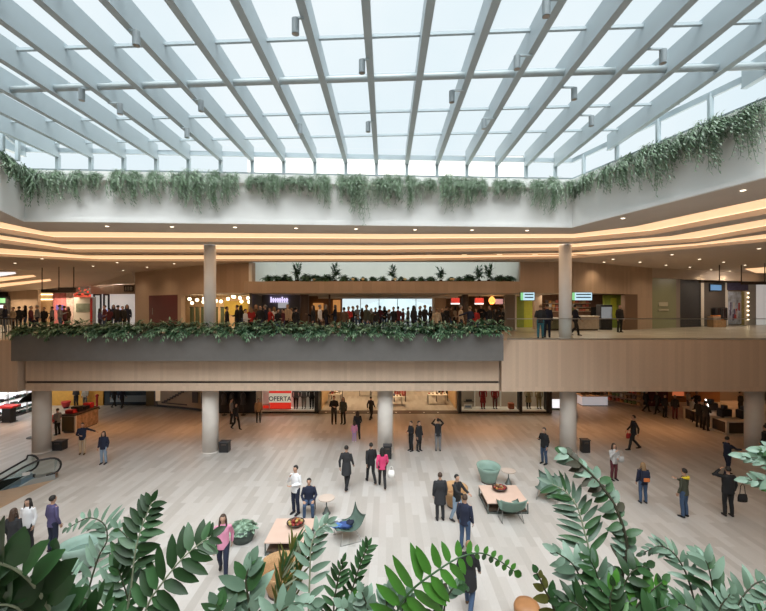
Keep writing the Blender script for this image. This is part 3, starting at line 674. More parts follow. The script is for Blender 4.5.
t = thing('bulb_pillar', 'white pillar edged with small round bulbs beside the poster window', 'pillar', (*along(RW, 746), UP))
rw(744, 748, UP, 8.85, .15, M_cream, 'post', .02, parent=t)
for k in range(7):
    q = V((*along(RW, 747), UP+.5+k*.38)); bm = NB(); ball(bm, q-t.location+V((.0, -.1, 0)), .07, 1); obj('bulb', bm, M_glow, t, True)
rw(748, 756, UP, HZ, .15, mat('bright_grey_wall', (.5, .5, .49), .6), 'wall_shop'); rw(756, 800, UP, HZ, .15, mat('bright_white_wall', (0, 0, 0)), 'wall_shop')
lamp('AREA', 'shop_fill_light', (27.5, 30.5, Z3-.1), 120, (1, .85, .7), 3, (math.radians(25), 0, 0))  # unseen fill added for the right-hand shop fronts

# ================================================================== SECOND LEDGE BEHIND THE SLOT is planted later

# ================================================================== LOWER SHOPS
YF = 28.2; zt = 3.36
def zlow(x0, x1, z0, z1, Y, t, m, name='wall_shop'):
    bm = NB(); box(bm, X_(x0, Y), X_(x1, Y), Y, Y+t, z0, z1); o = obj(name, bm, m); o['kind'] = 'structure'; return o
# mirrored stair window at left, running slightly towards us
A0, A1 = (X_(155, 30.2), 30.2), (X_(222, 28.3), 28.3)
def aw(t0, t1, z0, z1, m, name, th=.1, off=0, parent=None):
    a = V(A0).lerp(V(A1), t0); b = V(A0).lerp(V(A1), t1); d = (b-a).normalized(); n = V((d.y, -d.x))*off
    bm = NB(); wallbox(bm, a+n, b+n, z0, z1, th)
    if parent: bmesh.ops.translate(bm, verts=bm.verts, vec=-parent.location); return obj(name, bm, m, parent)
    o = obj(name, bm, m); o['kind'] = 'structure'; return o
aw(0, 1, 0, .16, M_black, 'trim_8', .1, .03); aw(0, 1, .16, zt, mat('tan_shop_window', (.42, .32, .22), .2, var=.15, scale=.6), 'wall_shop')
aw(-.01, .04, 0, zt, M_dkbrown, 'trim_9', .12, .04)
st = thing('staircase', 'wooden flight of stairs rising behind the tan shop window at lower left', 'staircase', (*V(A0).lerp(V(A1), .4), .16))
aw(.12, .5, .3, .38, M_dkbrown, 'baluster_rail', .04, .07, parent=st)
for k in range(9):
    aw(.12+k*.042, .16+k*.042, .3+k*.13, .42+k*.13, M_dkbrown, 'step', .10, .11, parent=st)
for k in range(2): aw(.58+k*.13, .66+k*.13, .55, 1.35, M_dkbrown, 'stair_panel', .05, .07, parent=st)
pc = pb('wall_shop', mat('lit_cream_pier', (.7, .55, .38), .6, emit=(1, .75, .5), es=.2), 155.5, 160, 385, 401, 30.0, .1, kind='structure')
# olive/brown pier and glass entrance door at the end of the left corridor
zlow(146, 155, 0, zt, 30.3, .3, mat('olive_pier', (.14, .10, .04), .5))
zlow(103, 147, 0, zt, 30.5, .05, mat('dark_blue_entrance_glass', (.03, .05, .07), .08), 'door_3')
zlow(104, 147, 0, .1, 30.45, .06, M_black, 'trim_10')
zlow(110, 146, .25, .75, 30.44, .03, mat('painted_floor_reflection', (.23, .28, .32), .3), 'trim_11')  # pale strip paints the floor's reflection onto the door glass
zlow(48, 103, 0, zt, 30.4, .3, M_yellow)
lamp('SPOT', 'wall_fill_spot', (X_(76, 29.5), 28.9, 3.3), 60, (1, .8, .5), .1, (math.radians(25), 0, 0), 120)  # unseen spot that brightens the amber wall
# black shop front between the column and the offer sign
zlow(218, 260, 0, zt, YF, .2, mat('black_shop_front', (.012, .012, .016), .3)); zlow(256, 262, 0, zt, YF-.05, .25, M_cream)
for k, px in enumerate((224, 232, 243)):
    t = thing('dress_form', 'dark dress form in the black shop front, '+['left one beside the column', 'middle one', 'right one'][k], 'mannequin', (X_(px, YF-.5), YF-.45, 0))
    bm = NB(); loft(bm, [(0, 0, .75), (0, 0, 1.0), (0, 0, 1.25), (0, 0, 1.45), (0, 0, 1.55)], [.2, .15, .19, .16, .05], 12); obj('torso', bm, M_dark, t, True)
    bm = NB(); cyl(bm, 0, 0, .02, .76, .02, 8); obj('pole', bm, M_black, t); bm = NB(); cyl(bm, 0, 0, 0, .03, .18, 16); obj('base', bm, M_black, t)
# white display window with the offer sign
M_disp = mat('display_white', (.74, .70, .64), .6)
zlow(261, 318, 0, .12, YF, .9, M_black, 'trim_12'); zlow(261, 318, .12, .22, YF, .9, M_disp); zlow(261, 318, .12, zt, YF+.9, .05, M_disp); zlow(314.5, 318.5, 0, zt, YF-.05, 1.0, M_black, 'trim_13')
w4 = zlow(262, 314.5, .2, zt, YF+.03, .01, M_glass, 'window_4')
p = at(280, 411, YF+.25); t = thing('offer_sign', 'big red and white OFERTA sale sign in the lower shop window', 'sign', (p.x, p.y, .22))
w_ = X_(291, YF+.25)-X_(269, YF+.25)
M_redsign = mat('offer_red', (.70, .03, .02), .45, emit=(.9, .04, .02), es=.45)
obj('red_board', bx(-w_/2, w_/2, 0, .06, .04, 1.75), M_redsign, t)
zt0, zt1 = Z_(402.5, YF+.25)-.22, Z_(393.2, YF+.25)-.22
obj('white_band', bx(-w_/2, w_/2, -.02, 0, zt0, zt1), mat('offer_cream', (.80, .74, .62), .5, emit=(1, .9, .75), es=.3), t)
text_mesh('lettering', 'OFERTA', .44, mat('offer_letters', (.03, .025, .02), .5), t, (0, -.025, zt0+.13))
obj('foot', bx(-w_/2, w_/2, .0, .2, 0, .04), M_black, t)
t = thing('discount_card', 'small white and pink card at the foot of the red sale sign', 'sign', (X_(266, YF+.08), YF+.06, .22))
obj('card', bx(-.28, .28, 0, .03, 0, .45), mat('pink_card', (.75, .45, .45), .5), t); obj('print', bx(-.2, .2, -.01, 0, .12, .32), M_redsign, t); obj('stand', bx(-.28, .28, 0, .15, 0, .02), M_white, t)
lamp('AREA', 'window_fill_light', (X_(289, YF+.5), YF+.45, zt-.05), 55, (1, .95, .86), 3.5, (0, 0, 0), sy=.5)  # unseen area light added to brighten the white display window
# window display right of the entrance
def disp(x0, x1, floorm=M_disp):
    zlow(x0, x1, 0, .12, YF, 1.1, M_black, 'trim_14'); zlow(x0, x1, .12, .2, YF, 1.1, floorm); zlow(x0, x1, .12, zt, YF+1.1, .05, mat('display_taupe', (.52, .44, .36), .6))
    zlow(x0+.5, x1-.5, .2, zt, YF+.03, .01, M_glass, 'window_5')
    lamp('AREA', 'window_fill_light', (X_((x0+x1)/2, YF+.5), YF+.5, zt-.05), 34, (1, .86, .68), (x1-x0)/14*.8, (0, 0, 0), sy=.5)  # unseen area light added to brighten this display
disp(461, 520); disp(522, 549)
for a, b in ((458.5, 461.5), (519.5, 522.3), (546.5, 549), (549.5, 552)): zlow(a, b, 0, zt, YF-.06, .5, M_black, 'trim_15')
for a in (474.5, 500.5): zlow(a, a+.9, .2, zt, YF+.9, .15, M_white, 'trim_16')
zlow(549, 575, 0, zt, YF+.9, .2, mat('taupe_pier', (0, 0, 0)))
t = thing('wall_card', 'white lit notice panel on the wall left of the right-hand lower column', 'sign', (X_(557.5, YF+.8), YF+.8, Z_(408, YF+.8)))
pb('lit_panel', M_screenw, 552.5, 562, 399.5, 408, YF+.84, .05, parent=t); pb('frame', M_black, 552.2, 562.3, 408, 409.4, YF+.84, .05, parent=t)
t = thing('price_card', 'white card with blue print on the shelf of the right display window', 'sign', (X_(468, YF+.4), YF+.4, .2))
obj('card', bx(-.3, .3, 0, .03, 0, .36), M_white, t); obj('print', bx(-.2, .2, -.01, 0, .1, .25), mat('blue_print', (.25, .35, .5), .5), t); obj('foot', bx(-.3, .3, 0, .12, 0, .02), M_white, t)
t = thing('bag_shelf', 'small wall shelf with a dark handbag in the right display window', 'shelf', (X_(469, YF+.9), YF+.95, Z_(402, YF+.9)))
obj('board', bx(-.35, .35, -.12, .12, 0, .03), M_dkbrown, t)
o = solo('handbag', bx(-.22, .22, -.07, .07, 0, .16, .04), M_dark, 'dark handbag lying on the small wall shelf of the right display window', 'bag'); o.location = (X_(469, YF+.9), YF+.93, Z_(402, YF+.9)+.03)
t = thing('terracotta_pouf', 'square terracotta pouf on the floor of the right display window', 'pouf', (X_(511, YF+.5), YF+.5, .2))
obj('cushion', bx(-.2, .2, -.2, .2, .03, .42, .05), mat('terracotta_fabric', (.33, .085, .035), .8, bump=.1), t); obj('base', bx(-.17, .17, -.17, .17, 0, .03), M_black, t)
def legs_mannequin(px, Y, m1, m2, label, z=.2, rz=0, coat=False):
    t = thing('mannequin', label, 'mannequin', (X_(px, Y), Y, z), rz)
    for s in (-1, 1):
        bm = NB(); loft(bm, [(s*.09, 0, .10), (s*.095, 0, .48), (s*.09, 0, .88)], [.055, .075, .10], 10); obj('trouser_leg', bm, m2, t, True)
        bm = NB(); loft(bm, [(s*.09, .05, .04), (s*.09, -.08, .045), (s*.09, -.19, .03)], [(.04, .045), (.045, .045), (.03, .025)], 8); obj('shoe', bm, M_black, t, True)
    bm = NB(); loft(bm, [(0, 0, .45 if coat else .80), (0, 0, .95), (0, 0, 1.12), (0, 0, 1.35), (0, 0, 1.43)], [(.22, .16), (.17, .12), (.15, .11), (.21, .12), (.07, .06)], 14, side=(1, 0, 0)); obj('garment', bm, m1, t, True)
    for s in (-1, 1): bm = NB(); loft(bm, [(s*.20, 0, 1.36), (s*.25, .02, 1.1), (s*.24, -.05, .85)], [.06, .05, .035], 8); obj('sleeve', bm, m1, t, True)
    bm = NB(); ball(bm, (0, 0, 1.6), (.08, .1, .12), 2); loft(bm, [(0, 0, 1.42), (0, 0, 1.52)], .045, 8); obj('head', bm, M_cream, t, True)
    obj('stand', bx(-.2, .2, -.15, .15, -.0, .012), M_chrome, t)
c_red, c_kh, c_gy, c_bk = mat('red_patterned_cloth', (.33, .03, .03), .9, var=.7, scale=14), mat('khaki_cloth', (.33, .24, .12), .9), mat('grey_cloth', (.12, .11, .11), .9), mat('black_cloth', (.02, .02, .022), .9)
legs_mannequin(296, YF+.45, c_gy, c_bk, 'mannequin in grey and black right beside the red sale sign')
legs_mannequin(304, YF+.5, c_gy, mat('grey_trouser_cloth', (.16, .14, .13), .9), 'mannequin in grey trousers, middle one in the white window beside the sale sign')
legs_mannequin(311.8, YF+.5, c_bk, c_bk, 'all-black mannequin at the right end of the white display window')
legs_mannequin(483, YF+.5, c_red, c_red, 'mannequin in red patterned clothes, left one of the red pair', coat=True)
legs_mannequin(495, YF+.5, c_red, mat('maroon_cloth', (.14, .03, .03), .9), 'mannequin in red patterned top and maroon trousers, right one of the red pair')
legs_mannequin(528.5, YF+.6, c_kh, c_bk, 'mannequin in khaki coat at the left of the narrow display window', coat=True)
legs_mannequin(539, YF+.5, c_kh, c_kh, 'mannequin all in khaki at the right of the narrow display window')
# open shop interior
zlow(318, 459, 0, .012, YF-.15, .9, mat('dark_threshold', (.08, .05, .035), .5), 'trim_17')
for k in range(9):
    px = 326+k*14
    o = solo('floor_sticker', bx(-.06, .06, -.06, .06, 0, .004), M_white, 'small white sticker on the dark threshold of the open shop', 'sticker', None, 'stickers on the shop threshold'); o.location = (X_(px, YF+.2), YF+.2, .013)
for q in ((X_(318, YF), X_(318, YF)+.1, YF+1, 40), (X_(460, YF)-.1, X_(460, YF), YF+1.2, 40), (X_(318, YF), X_(460, YF), 40, 40.1)):
    bm = NB(); box(bm, *q, 0, zt); struct('wall_shop', bm, M_warmwall)
for px, Y in ((345, 31), (390, 31), (435, 31), (345, 35), (390, 35), (435, 35)):
    lamp('SPOT', 'shop_fill_spot', (X_(px, Y), Y, zt-.06), 260, (1, .70, .40), .15, spot=140)  # unseen warm spots added to light the open shop, no fixtures
def dtable(px, Y, w, d, h, label, items):
    t = thing('display_table', label, 'display table', (X_(px, Y), Y, 0))
    obj('tabletop', bx(-w, w, -d, d, h-.05, h, .01), M_disp, t)
    for sx in (-1, 1):
        for sy in (-1, 1): obj('leg', bx(sx*(w-.05)-.025, sx*(w-.05)+.025, sy*(d-.05)-.025, sy*(d-.05)+.025, 0, h-.05), M_chrome, t)
    return t
rnd = random.Random(21)
for i, (px, Y, w, h, nm) in enumerate(((335, 31, .5, .8, 'far left in the open shop'), (394, 30.6, .65, .7, 'just right of the middle column in the open shop'), (437, 31, .75, .75, 'at the right of the open shop, piled with clothes'), (378, 33, .6, .8, 'at the back behind the middle column'), (438, 33.5, .5, .7, 'at the back right of the open shop'))):
    t = dtable(px, Y, w, .4, h, 'white display table '+nm, 0)
    for k in range(5):
        c = rnd.randrange(6); x = -w+.15+k*(2*w-.3)/4; hh = .06+rnd.random()*.12
        o = solo('folded_garment', bx(-.07, .07, -.15, .15, 0, hh, .02), mat('folded_%d' % c, [(.6, .55, .5), (.12, .1, .1), (.5, .1, .08), (.4, .28, .18), (.65, .62, .6), (.1, .12, .2)][c], .9), 'folded garment on the white table '+nm, 'clothes', None, 'folded clothes on the table '+nm); o.location = t.location+V((x, rnd.uniform(-.15, .15), h))
def rack(px, Y, label, cols, n=6):
    t = thing('clothes_rack', label, 'clothes rack', (X_(px, Y), Y, 0))
    for s in (-.45, .45): obj('upright', bx(s-.02, s+.02, -.02, .02, .0, 1.35), M_black, t); obj('foot', bx(s-.03, s+.03, -.25, .25, 0, .03), M_black, t)
    obj('rail', bx(-.46, .46, -.02, .02, 1.35, 1.38), M_black, t)
    for q in range(n): obj('garment', bx(-.38+q*.76/(n-1)-.05, -.38+q*.76/(n-1)+.05, -.24, .24, .45, 1.36, .03), cols[q % len(cols)], t)
rack(400, 31.8, 'rack of bright red coats right of the middle column in the open shop', [mat('bright_red_cloth', (.55, .05, .03), .8), mat('bright_red_cloth', (0, 0, 0)), mat('deep_red_cloth', (.35, .04, .03), .8)])
rack(442, 31.9, 'rack of white and black clothes behind the right table of the open shop', [M_white, c_bk, c_kh, c_red])
rack(337, 32.6, 'rack of dark clothes at the left of the open shop', [c_bk, c_gy, M_cream])
rack(365, 34, 'rack of grey clothes at the back of the open shop', [c_gy, c_bk])
# far white counter, shelves and dark fronts down the right corridor
Yc = 30.2; t = thing('reception_counter', 'white lit counter with wooden top down the right corridor', 'counter', (X_(595, Yc), Yc+.4, 0))
hw = (X_(607.5, Yc)-X_(582, Yc))/2; H = .72
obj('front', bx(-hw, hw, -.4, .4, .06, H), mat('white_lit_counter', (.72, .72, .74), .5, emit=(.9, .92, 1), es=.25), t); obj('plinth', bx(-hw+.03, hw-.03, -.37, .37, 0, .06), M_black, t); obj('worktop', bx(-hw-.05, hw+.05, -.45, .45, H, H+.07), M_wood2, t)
for k in range(6):
    o = solo('counter_display', bx(-.12, .12, -.1, .1, 0, .14+.05*(k % 2), .015), M_dkbrown, 'small brown display box on the white corridor counter', 'box', None, 'boxes on the white counter'); o.location = (X_(585.5+k*3.8, Yc), Yc+.4, H+.07)
t = thing('store_shelf', 'warm lit shop shelf running back along the right corridor', 'shelf', (X_(620, 31), 31, 0), math.radians(-55))
obj('back_panel', bx(-1.5, 1.5, .3, .35, 0, 1.8), M_wood2, t)
for k in range(5): obj('shelf_board', bx(-1.5, 1.5, -.1, .3, .12+k*.4, .15+k*.4), M_wood2, t)
rnd = random.Random(9)
for k in range(40): z = .15+(k//10)*.4; x = -1.4+(k % 10)*.3; obj('goods', bx(x-.09, x+.09, -.05, .2, z, z+.14+rnd.random()*.1), mat('jar_tone_%d' % rnd.randrange(7), (0, 0, 0)), t)
zlow(632, 650, 0, zt, 30.6, .3, M_black); zlow(649, 668, 0, zt, 30.2, .3, M_maroon); zlow(668, 720, 0, zt, 31.5, .3, mat('orange_brown_wall', (.32, .15, .06), .6)); zlow(560, 634, 0, zt, 36, .3, M_warmwall); zlow(718, 900, 0, zt, 32, .3, mat('taupe_pier', (0, 0, 0)))
t = thing('wall_panel_sign', 'orange and red lit panel above the far right crowd', 'sign', (X_(688, 31.4), 31.35, .9)); pb('lit_panel', mat('orange_panel', (.6, .2, .08), .5, emit=(.8, .2, .08), es=.4), 673, 684, 388, 396, 31.4, .06, parent=t); pb('frame', M_black, 672.5, 684.5, 396, 397, 31.38, .1, parent=t)
# kiosk at lower right
K = V((19.95, 23.4, 0)); t = thing('island_kiosk', 'pale framed island kiosk with dark panels beside the rightmost lower column', 'kiosk', K)
def kb(name, m, x0, x1, y0, y1, z0, z1): return obj(name, bx(x0, x1, y0, y1, z0, z1), m, t)
kb('counter_body', mat('kiosk_dark_panel', (.07, .05, .035), .4), .03, 2.4, .03, 3.4, .08, .72)
for y in (0, 1.1, 2.25, 3.32): kb('frame_post', M_cream, -.02, .1, y-.02, y+.1, 0, .76)
for x in (1.2, 2.3): kb('frame_post', M_cream, x, x+.1, -.02, .1, 0, .76)
kb('frame_rail', M_cream, -.02, .1, 0, 3.42, 0, .1); kb('frame_rail', M_cream, 0, 2.4, -.02, .1, 0, .1)
kb('worktop', M_cream, -.06, 2.45, -.06, 3.46, .76, .84)
for i, (x, y) in enumerate(((.6, .9), (1.5, .6), (1.0, 2.4))):
    e_ = thing('coffee_machine', 'black machine on the kiosk worktop, %s' % ['nearest the corner', 'right of the corner one', 'at the far end'][i], 'machine', K+V((x, y, .84)))
    obj('body', bx(-.3, .3, -.22, .22, 0, .5, .03), M_black, e_); obj('hopper', bx(-.12, .12, -.12, .12, .5, .72, .02), M_dark, e_); obj('drip_tray', bx(-.2, .2, -.34, -.22, .03, .07), M_chrome, e_)
e_ = thing('kiosk_lamp', 'slanted white light bar over the kiosk worktop', 'lamp', K+V((.25, 1.8, .84)))
bm = NB(); loft(bm, [(0, 0, 0), (0, 0, .45)], .02, 8); obj('stem', bm, M_black, e_); bm = NB(); loft(bm, [(-.1, -.3, .35), (.25, .4, .75)], .035, 8); obj('light_bar', bm, M_lampw, e_)
# kiosk at lower left
K2 = V((-18.55, 23.9, 0)); t = thing('island_kiosk', 'beige patterned island kiosk between the left column and the yellow wall', 'kiosk', K2)
kb('counter_body', mat('patterned_beige_panel', (.38, .26, .17), .5, var=.35, scale=5), -.8, 0, 0, 1.9, .06, 1.02); kb('plinth', M_dkbrown, -.75, -.05, .05, 1.85, 0, .06)
kb('worktop', M_dkbrown, -.85, .05, -.05, 1.95, 1.02, 1.09); kb('corner_post', M_cream, -.05, .03, -.03, .05, 0, 1.05); kb('end_panel', mat('olive_pier', (0, 0, 0)), -.8, -.1, -.03, 0, .1, .95)
for i, (x, y, m) in enumerate(((-.5, .3, M_red), (-.5, .75, M_black), (-.4, 1.2, M_black), (-.45, 1.65, M_red))):
    e_ = solo('kiosk_display', bx(-.25, .25, -.18, .18, 0, .22+.1*(i % 2), .04), m, '%s goods display on the left kiosk worktop, %s' % (('red', 'black', 'black', 'red')[i], ('at the front', 'second from front', 'third from front', 'at the back')[i]), 'display'); e_.location = K2+V((x, y, 1.09))
# red counters and stools behind the left column
for k, (px, py) in enumerate(((56, 423), (66, 408))):
    p = fl(px, py); t = thing('red_stool', 'red tub stool '+('beside the left lower column' if k == 0 else 'before the yellow wall'), 'stool', p)
    bm = NB(); lathe(bm, [(.2, .1), (.3, .42), (.3, .5), (.24, .47), (.05, .45)], n=20); obj('seat', bm, M_red, t, True); bm = NB(); cyl(bm, 0, 0, 0, .1, .16, 16); obj('base', bm, M_black, t)
p = fl(97, 409); t = thing('red_figure_stand', 'slim red stand at the right end of the yellow wall', 'stand', p); bm = NB(); cyl(bm, 0, 0, .05, .9, .07, 12); obj('post', bm, M_red, t); bm = NB(); cyl(bm, 0, 0, 0, .05, .2, 16); obj('base', bm, M_black, t); bm = NB(); ball(bm, (0, 0, .98), .12); obj('knob', bm, M_red, t, True)
# bright shop at the far left of the lower level
Yq = 27
SX = -25.3
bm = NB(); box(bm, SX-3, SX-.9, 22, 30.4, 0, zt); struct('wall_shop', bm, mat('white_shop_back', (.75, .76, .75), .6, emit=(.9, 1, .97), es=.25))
for k in range(4):
    t = thing('glass_display_unit', 'white lit display shelf of the far left lower shop, %s' % ['nearest bay', 'second bay', 'third bay', 'farthest bay'][k], 'display shelf', (SX-.3, 24.6+k*1.45, 0))
    obj('plinth', bx(-.3, .3, -.68, .68, 0, .12), M_dark, t); obj('back', bx(-.3, -.26, -.68, .68, .12, 2.2), M_screenw, t)
    for z in (.35, .75, 1.15, 1.55): obj('shelf_board', bx(-.26, .3, -.68, .68, z, z+.03), M_white, t)
    for s in (-.69, .66): obj('upright', bx(.26, .3, s, s+.03, 0, 2.2), M_chrome, t)
    rnd = random.Random(k)
    for z in (.12, .38, .78, 1.18):
        for q in range(6):
            y = -.55+q*.22; obj('goods', bx(-.1, .15, y-.07, y+.07, z, z+.08+rnd.random()*.14, .015), [M_black, M_dark, mat('teal_goods', (.1, .2, .18), .5)][rnd.randrange(3)], t)
lamp('AREA', 'shop_fill_light', (SX+.6, 26.5, zt-.05), 90, (.95, 1, 1), 1.2, (0, 0, 0), sy=5)  # unseen cool fill added over the display shelves
p = fl(9, 422); t = thing('pedestal_stand', 'black pedestal with a red tray in front of the far left lower shop', 'stand', p); obj('post', bx(-.28, .28, -.2, .2, .04, .95), M_black, t); obj('base', bx(-.34, .34, -.26, .26, 0, .04), M_dark, t); obj('tray', bx(-.5, .5, -.35, .35, .95, 1.1, .03), M_red, t)
p = fl(33, 437.5); t = thing('tall_post', 'tall thin black post with a dark parasol top left of the lower left column', 'post', p)
bm = NB(); cyl(bm, 0, 0, .03, 2.6, .055, 12); obj('pole', bm, M_black, t); bm = NB(); cyl(bm, 0, 0, 0, .03, .3, 20); obj('base', bm, M_dark, t)
bm = NB(); lathe(bm, [(.6, 2.2), (.4, 2.4), (.05, 2.62), (.05, 2.58), (.38, 2.37), (.58, 2.17)], n=16); obj('canopy', bm, c_bk, t)
# bins at the column feet
for px, py, w, h, lab in ((60, 449.5, .26, .36, 'low black bin beside the foot of the far left lower column'), (225, 451.5, .24, .40, 'black square bin at the right foot of the second lower column'), (387.5, 458.2, .20, .5, 'tall black bin in front of the middle lower column'), (585, 452, .2, .5, 'dark bin beside the foot of the fourth lower column')):
    p = fl(px, py); t = thing('waste_bin', lab, 'bin', p)
    obj('body', bx(-w, w, -w*.8, w*.8, .03, h*1.25, .02), M_black, t); obj('base', bx(-w*.95, w*.95, -w*.75, w*.75, 0, .03), M_dark, t); obj('lid', bx(-w-.02, w+.02, -w*.8-.02, w*.8+.02, h*1.25, h*1.25+.05, .01), M_dark, t); obj('slot', bx(-w*.5, w*.5, -w*.8-.025, -w*.8, h*.95, h*1.1), M_dkbrown, t)
# ================================================================== PEOPLE
def remesh(bm, voxel, smooth=4):
    me = bpy.data.meshes.new('tmp'); bmesh.ops.recalc_face_normals(bm, faces=bm.faces); bm.to_mesh(me); bm.free()
    o = bpy.data.objects.new('tmp', me); COL.objects.link(o)
    r = o.modifiers.new('r', 'REMESH'); r.mode = 'VOXEL'; r.voxel_size = voxel
    s = o.modifiers.new('s', 'SMOOTH'); s.iterations = smooth; s.factor = .5
    bpy.context.view_layer.update()
    out = bpy.data.meshes.new_from_object(o.evaluated_get(bpy.context.evaluated_depsgraph_get()))
    bpy.data.objects.remove(o); bpy.data.meshes.remove(me)
    out.polygons.foreach_set('use_smooth', [True]*len(out.polygons)); return out
BASE = dict(Re=(-.235, .03, 1.13), Rw=(-.235, -.06, .88), Le=(.235, .03, 1.13), Lw=(.235, -.06, .88),
            Rk=(-.10, -.015, .50), Ra=(-.11, .03, .09), Lk=(.10, -.015, .50), La=(.11, .03, .09), dz=0)
def P(**k): d = dict(BASE); d.update(k); return d
POSES = {
 'stand': P(),
 'walk': P(Lk=(.095, -.17, .50), La=(.10, -.24, .10), Rk=(-.095, .02, .49), Ra=(-.10, .33, .14), Le=(.24, .13, 1.14), Lw=(.23, .12, .89), Re=(-.24, -.02, 1.13), Rw=(-.21, -.22, .93)),
 'phone': P(Re=(-.25, -.03, 1.13), Rw=(-.10, -.29, 1.24)),
 'photo': P(Re=(-.30, -.17, 1.42), Rw=(-.11, -.26, 1.63), Le=(.30, -.17, 1.42), Lw=(.11, -.26, 1.63)),
 'armout': P(Le=(.42, -.04, 1.30), Lw=(.64, -.14, 1.22), Re=(-.26, -.02, 1.12), Rw=(-.07, -.22, 1.10), Lk=(.1, -.08, .5), La=(.11, -.1, .09)),
 'brow': P(Re=(-.42, -.06, 1.42), Rw=(-.19, -.10, 1.60)),
 'hands': P(Re=(-.25, .0, 1.12), Rw=(-.07, -.23, 1.14), Le=(.25, .0, 1.12), Lw=(.07, -.23, 1.10)),
 'mouth': P(Re=(-.26, -.10, 1.15), Rw=(-.08, -.19, 1.40), Le=(.25, .0, 1.12), Lw=(.02, -.22, 1.10)),
 'reach': P(Re=(-.24, -.20, 1.24), Rw=(-.20, -.46, 1.22), Le=(.24, -.16, 1.18), Lw=(.18, -.40, 1.14), Lk=(.1, -.1, .5), La=(.1, -.12, .09), Rk=(-.1, .03, .5), Ra=(-.1, .2, .11)),
 'sit': P(dz=-.43, Rk=(-.14, -.42, .50), Ra=(-.15, -.36, .09), Lk=(.14, -.42, .50), La=(.15, -.36, .09), Re=(-.26, -.02, .70), Rw=(-.17, -.27, .60), Le=(.26, -.02, .70), Lw=(.17, -.27, .60)),
}
def limb(bm, pts, rad, n=10):
    """rounded tapering limb"""
    loft(bm, pts, rad, n); ball(bm, pts[0], rad[0], 2)
    for p, r in zip(pts[1:], rad[1:]): ball(bm, p, r, 2)
def dirv(a, b): return (V(b)-V(a)).normalized()
def person_parts(pose, coat=False, heavy=False):
    q = POSES[pose]; dz = q['dz']; z = lambda h: h+dz
    k = 1.12 if heavy else 1.0
    sh = {s: V((sx*.175, .01, z(1.40))) for s, sx in (('R', -1), ('L', 1))}
    hip = {s: V((sx*.09, .01, z(.92))) for s, sx in (('R', -1), ('L', 1))}
    res = {}
    # one continuous body with head and face
    bm = NB()
    loft(bm, [(0, .0, z(.88)), (0, .0, z(.98)), (0, .0, z(1.12)), (0, .01, z(1.28)), (0, .01, z(1.40)), (0, .01, z(1.455))], [(.13, .09), (.15, .10), (.135, .09), (.16, .105), (.165, .09), (.07, .065)], 14, side=(1, 0, 0))
    loft(bm, [(0, .012, z(1.42)), (0, 0, z(1.57))], [.056, .052], 12)
    ball(bm, (0, -.005, z(1.635)), (.074, .092, .098), 3); ball(bm, (0, -.028, z(1.565)), (.052, .062, .055), 2)
    loft(bm, [(0, -.085, z(1.65)), (0, -.104, z(1.612)), (0, -.092, z(1.60))], [.010, .016, .012], 8)
    for sx in (-1, 1): ball(bm, (sx*.076, .005, z(1.62)), (.014, .022, .032), 2)
    for s in 'RL':
        limb(bm, [sh[s], q[s+'e'], q[s+'w']], [.05, .04, .028]); ball(bm, sh[s], .055, 2)
        kn, an = q[s+'k'], q[s+'a']
        mid = V(kn).lerp(V(an), .35)+V((0, .015, 0))
        limb(bm, [hip[s], kn, mid, an], [.082, .055, .055, .036])
        limb(bm, [V(an)+V((0, .03, -.045)), V(an)+V((0, -.13, -.055))], [.032, .026])
    body = remesh(bm, .0145, 3)
    bm = NB(); bm.from_mesh(body)
    for sx in (-1, 1):
        ball(bm, (sx*.030, -.088, z(1.640)), (.012, .007, .008), 1, 1)
        ball(bm, (sx*.031, -.090, z(1.660)), (.019, .007, .004), 1, 1)
    ball(bm, (0, -.090, z(1.575)), (.022, .008, .006), 1, 2)
    for s, sx in (('R', -1), ('L', 1)):     # palms, four bent fingers, a thumb leaving the side
        w = V(q[s+'w']); d = dirv(q[s+'e'], w); side = V((0, -1, 0)) if abs(d.y) < .7 else V((-sx, 0, 0))
        side = (side-d*side.dot(d)).normalized(); inn = d.cross(side); inn = inn if inn.x*sx < 0 else -inn
        loft(bm, [w-d*.02, w+d*.03, w+d*.09], [(.024, .020), (.036, .016), (.040, .013)], 8, side=side)
        for f, (o_, ln) in enumerate(((.030, .070), (.010, .082), (-.010, .076), (-.029, .060))):
            a = w+d*.085+side*o_; b = a+d*ln*.55+inn*.008; c = b+d*ln*.4+inn*.026; loft(bm, [a, b, c], [.0095, .0088, .0065], 6)
        a = w+d*.03+side*.030; b = a+side*.03+d*.028; c = b+d*.032+side*.006+inn*.008; loft(bm, [a, b, c], [.011, .010, .0075], 6)
    for f in bm.faces: f.smooth = True
    bm.to_mesh(body); bm.free(); res['body'] = body
    # jacket or coat
    bm = NB(); j = .022
    low = z(.60) if coat and not dz else z(.80)
    pts = [(0, .01, low), (0, .0, z(.92)), (0, .0, z(1.10)), (0, .005, z(1.28)), (0, .01, z(1.41)), (0, .012, z(1.485))]
    rr = [((.20 if coat else .175)*k, ((.24 if pose == 'walk' else .155) if coat else .13)*k), ((.185 if coat else .175)*k, (.17 if coat and pose == 'walk' else .128)*k), (.163*k, .118*k), (.180*k, .128*k), (.145*k, .105*k), (.062, .065)]
    loft(bm, pts, rr, 18, side=(1, 0, 0))
    for s in 'RL':
        e_, w = V(q[s+'e']), V(q[s+'w'])
        loft(bm, [sh[s]+V((0, 0, .0)), sh[s].lerp(e_, .5), e_, e_.lerp(w, .5), w], [.060*k, .058*k, .052, .047, .041], 12); ball(bm, sh[s]+V((0, 0, -.012)), .066*k, 2); ball(bm, e_, .054, 2)
    res['jacket'] = remesh(bm, .016, 4)
    bm = NB()
    loft(bm, [(0, .0, z(.82)), (0, 0, z(.92)), (0, 0, z(1.02))], [(.155, .112), (.16, .115), (.145, .105)], 16, side=(1, 0, 0))
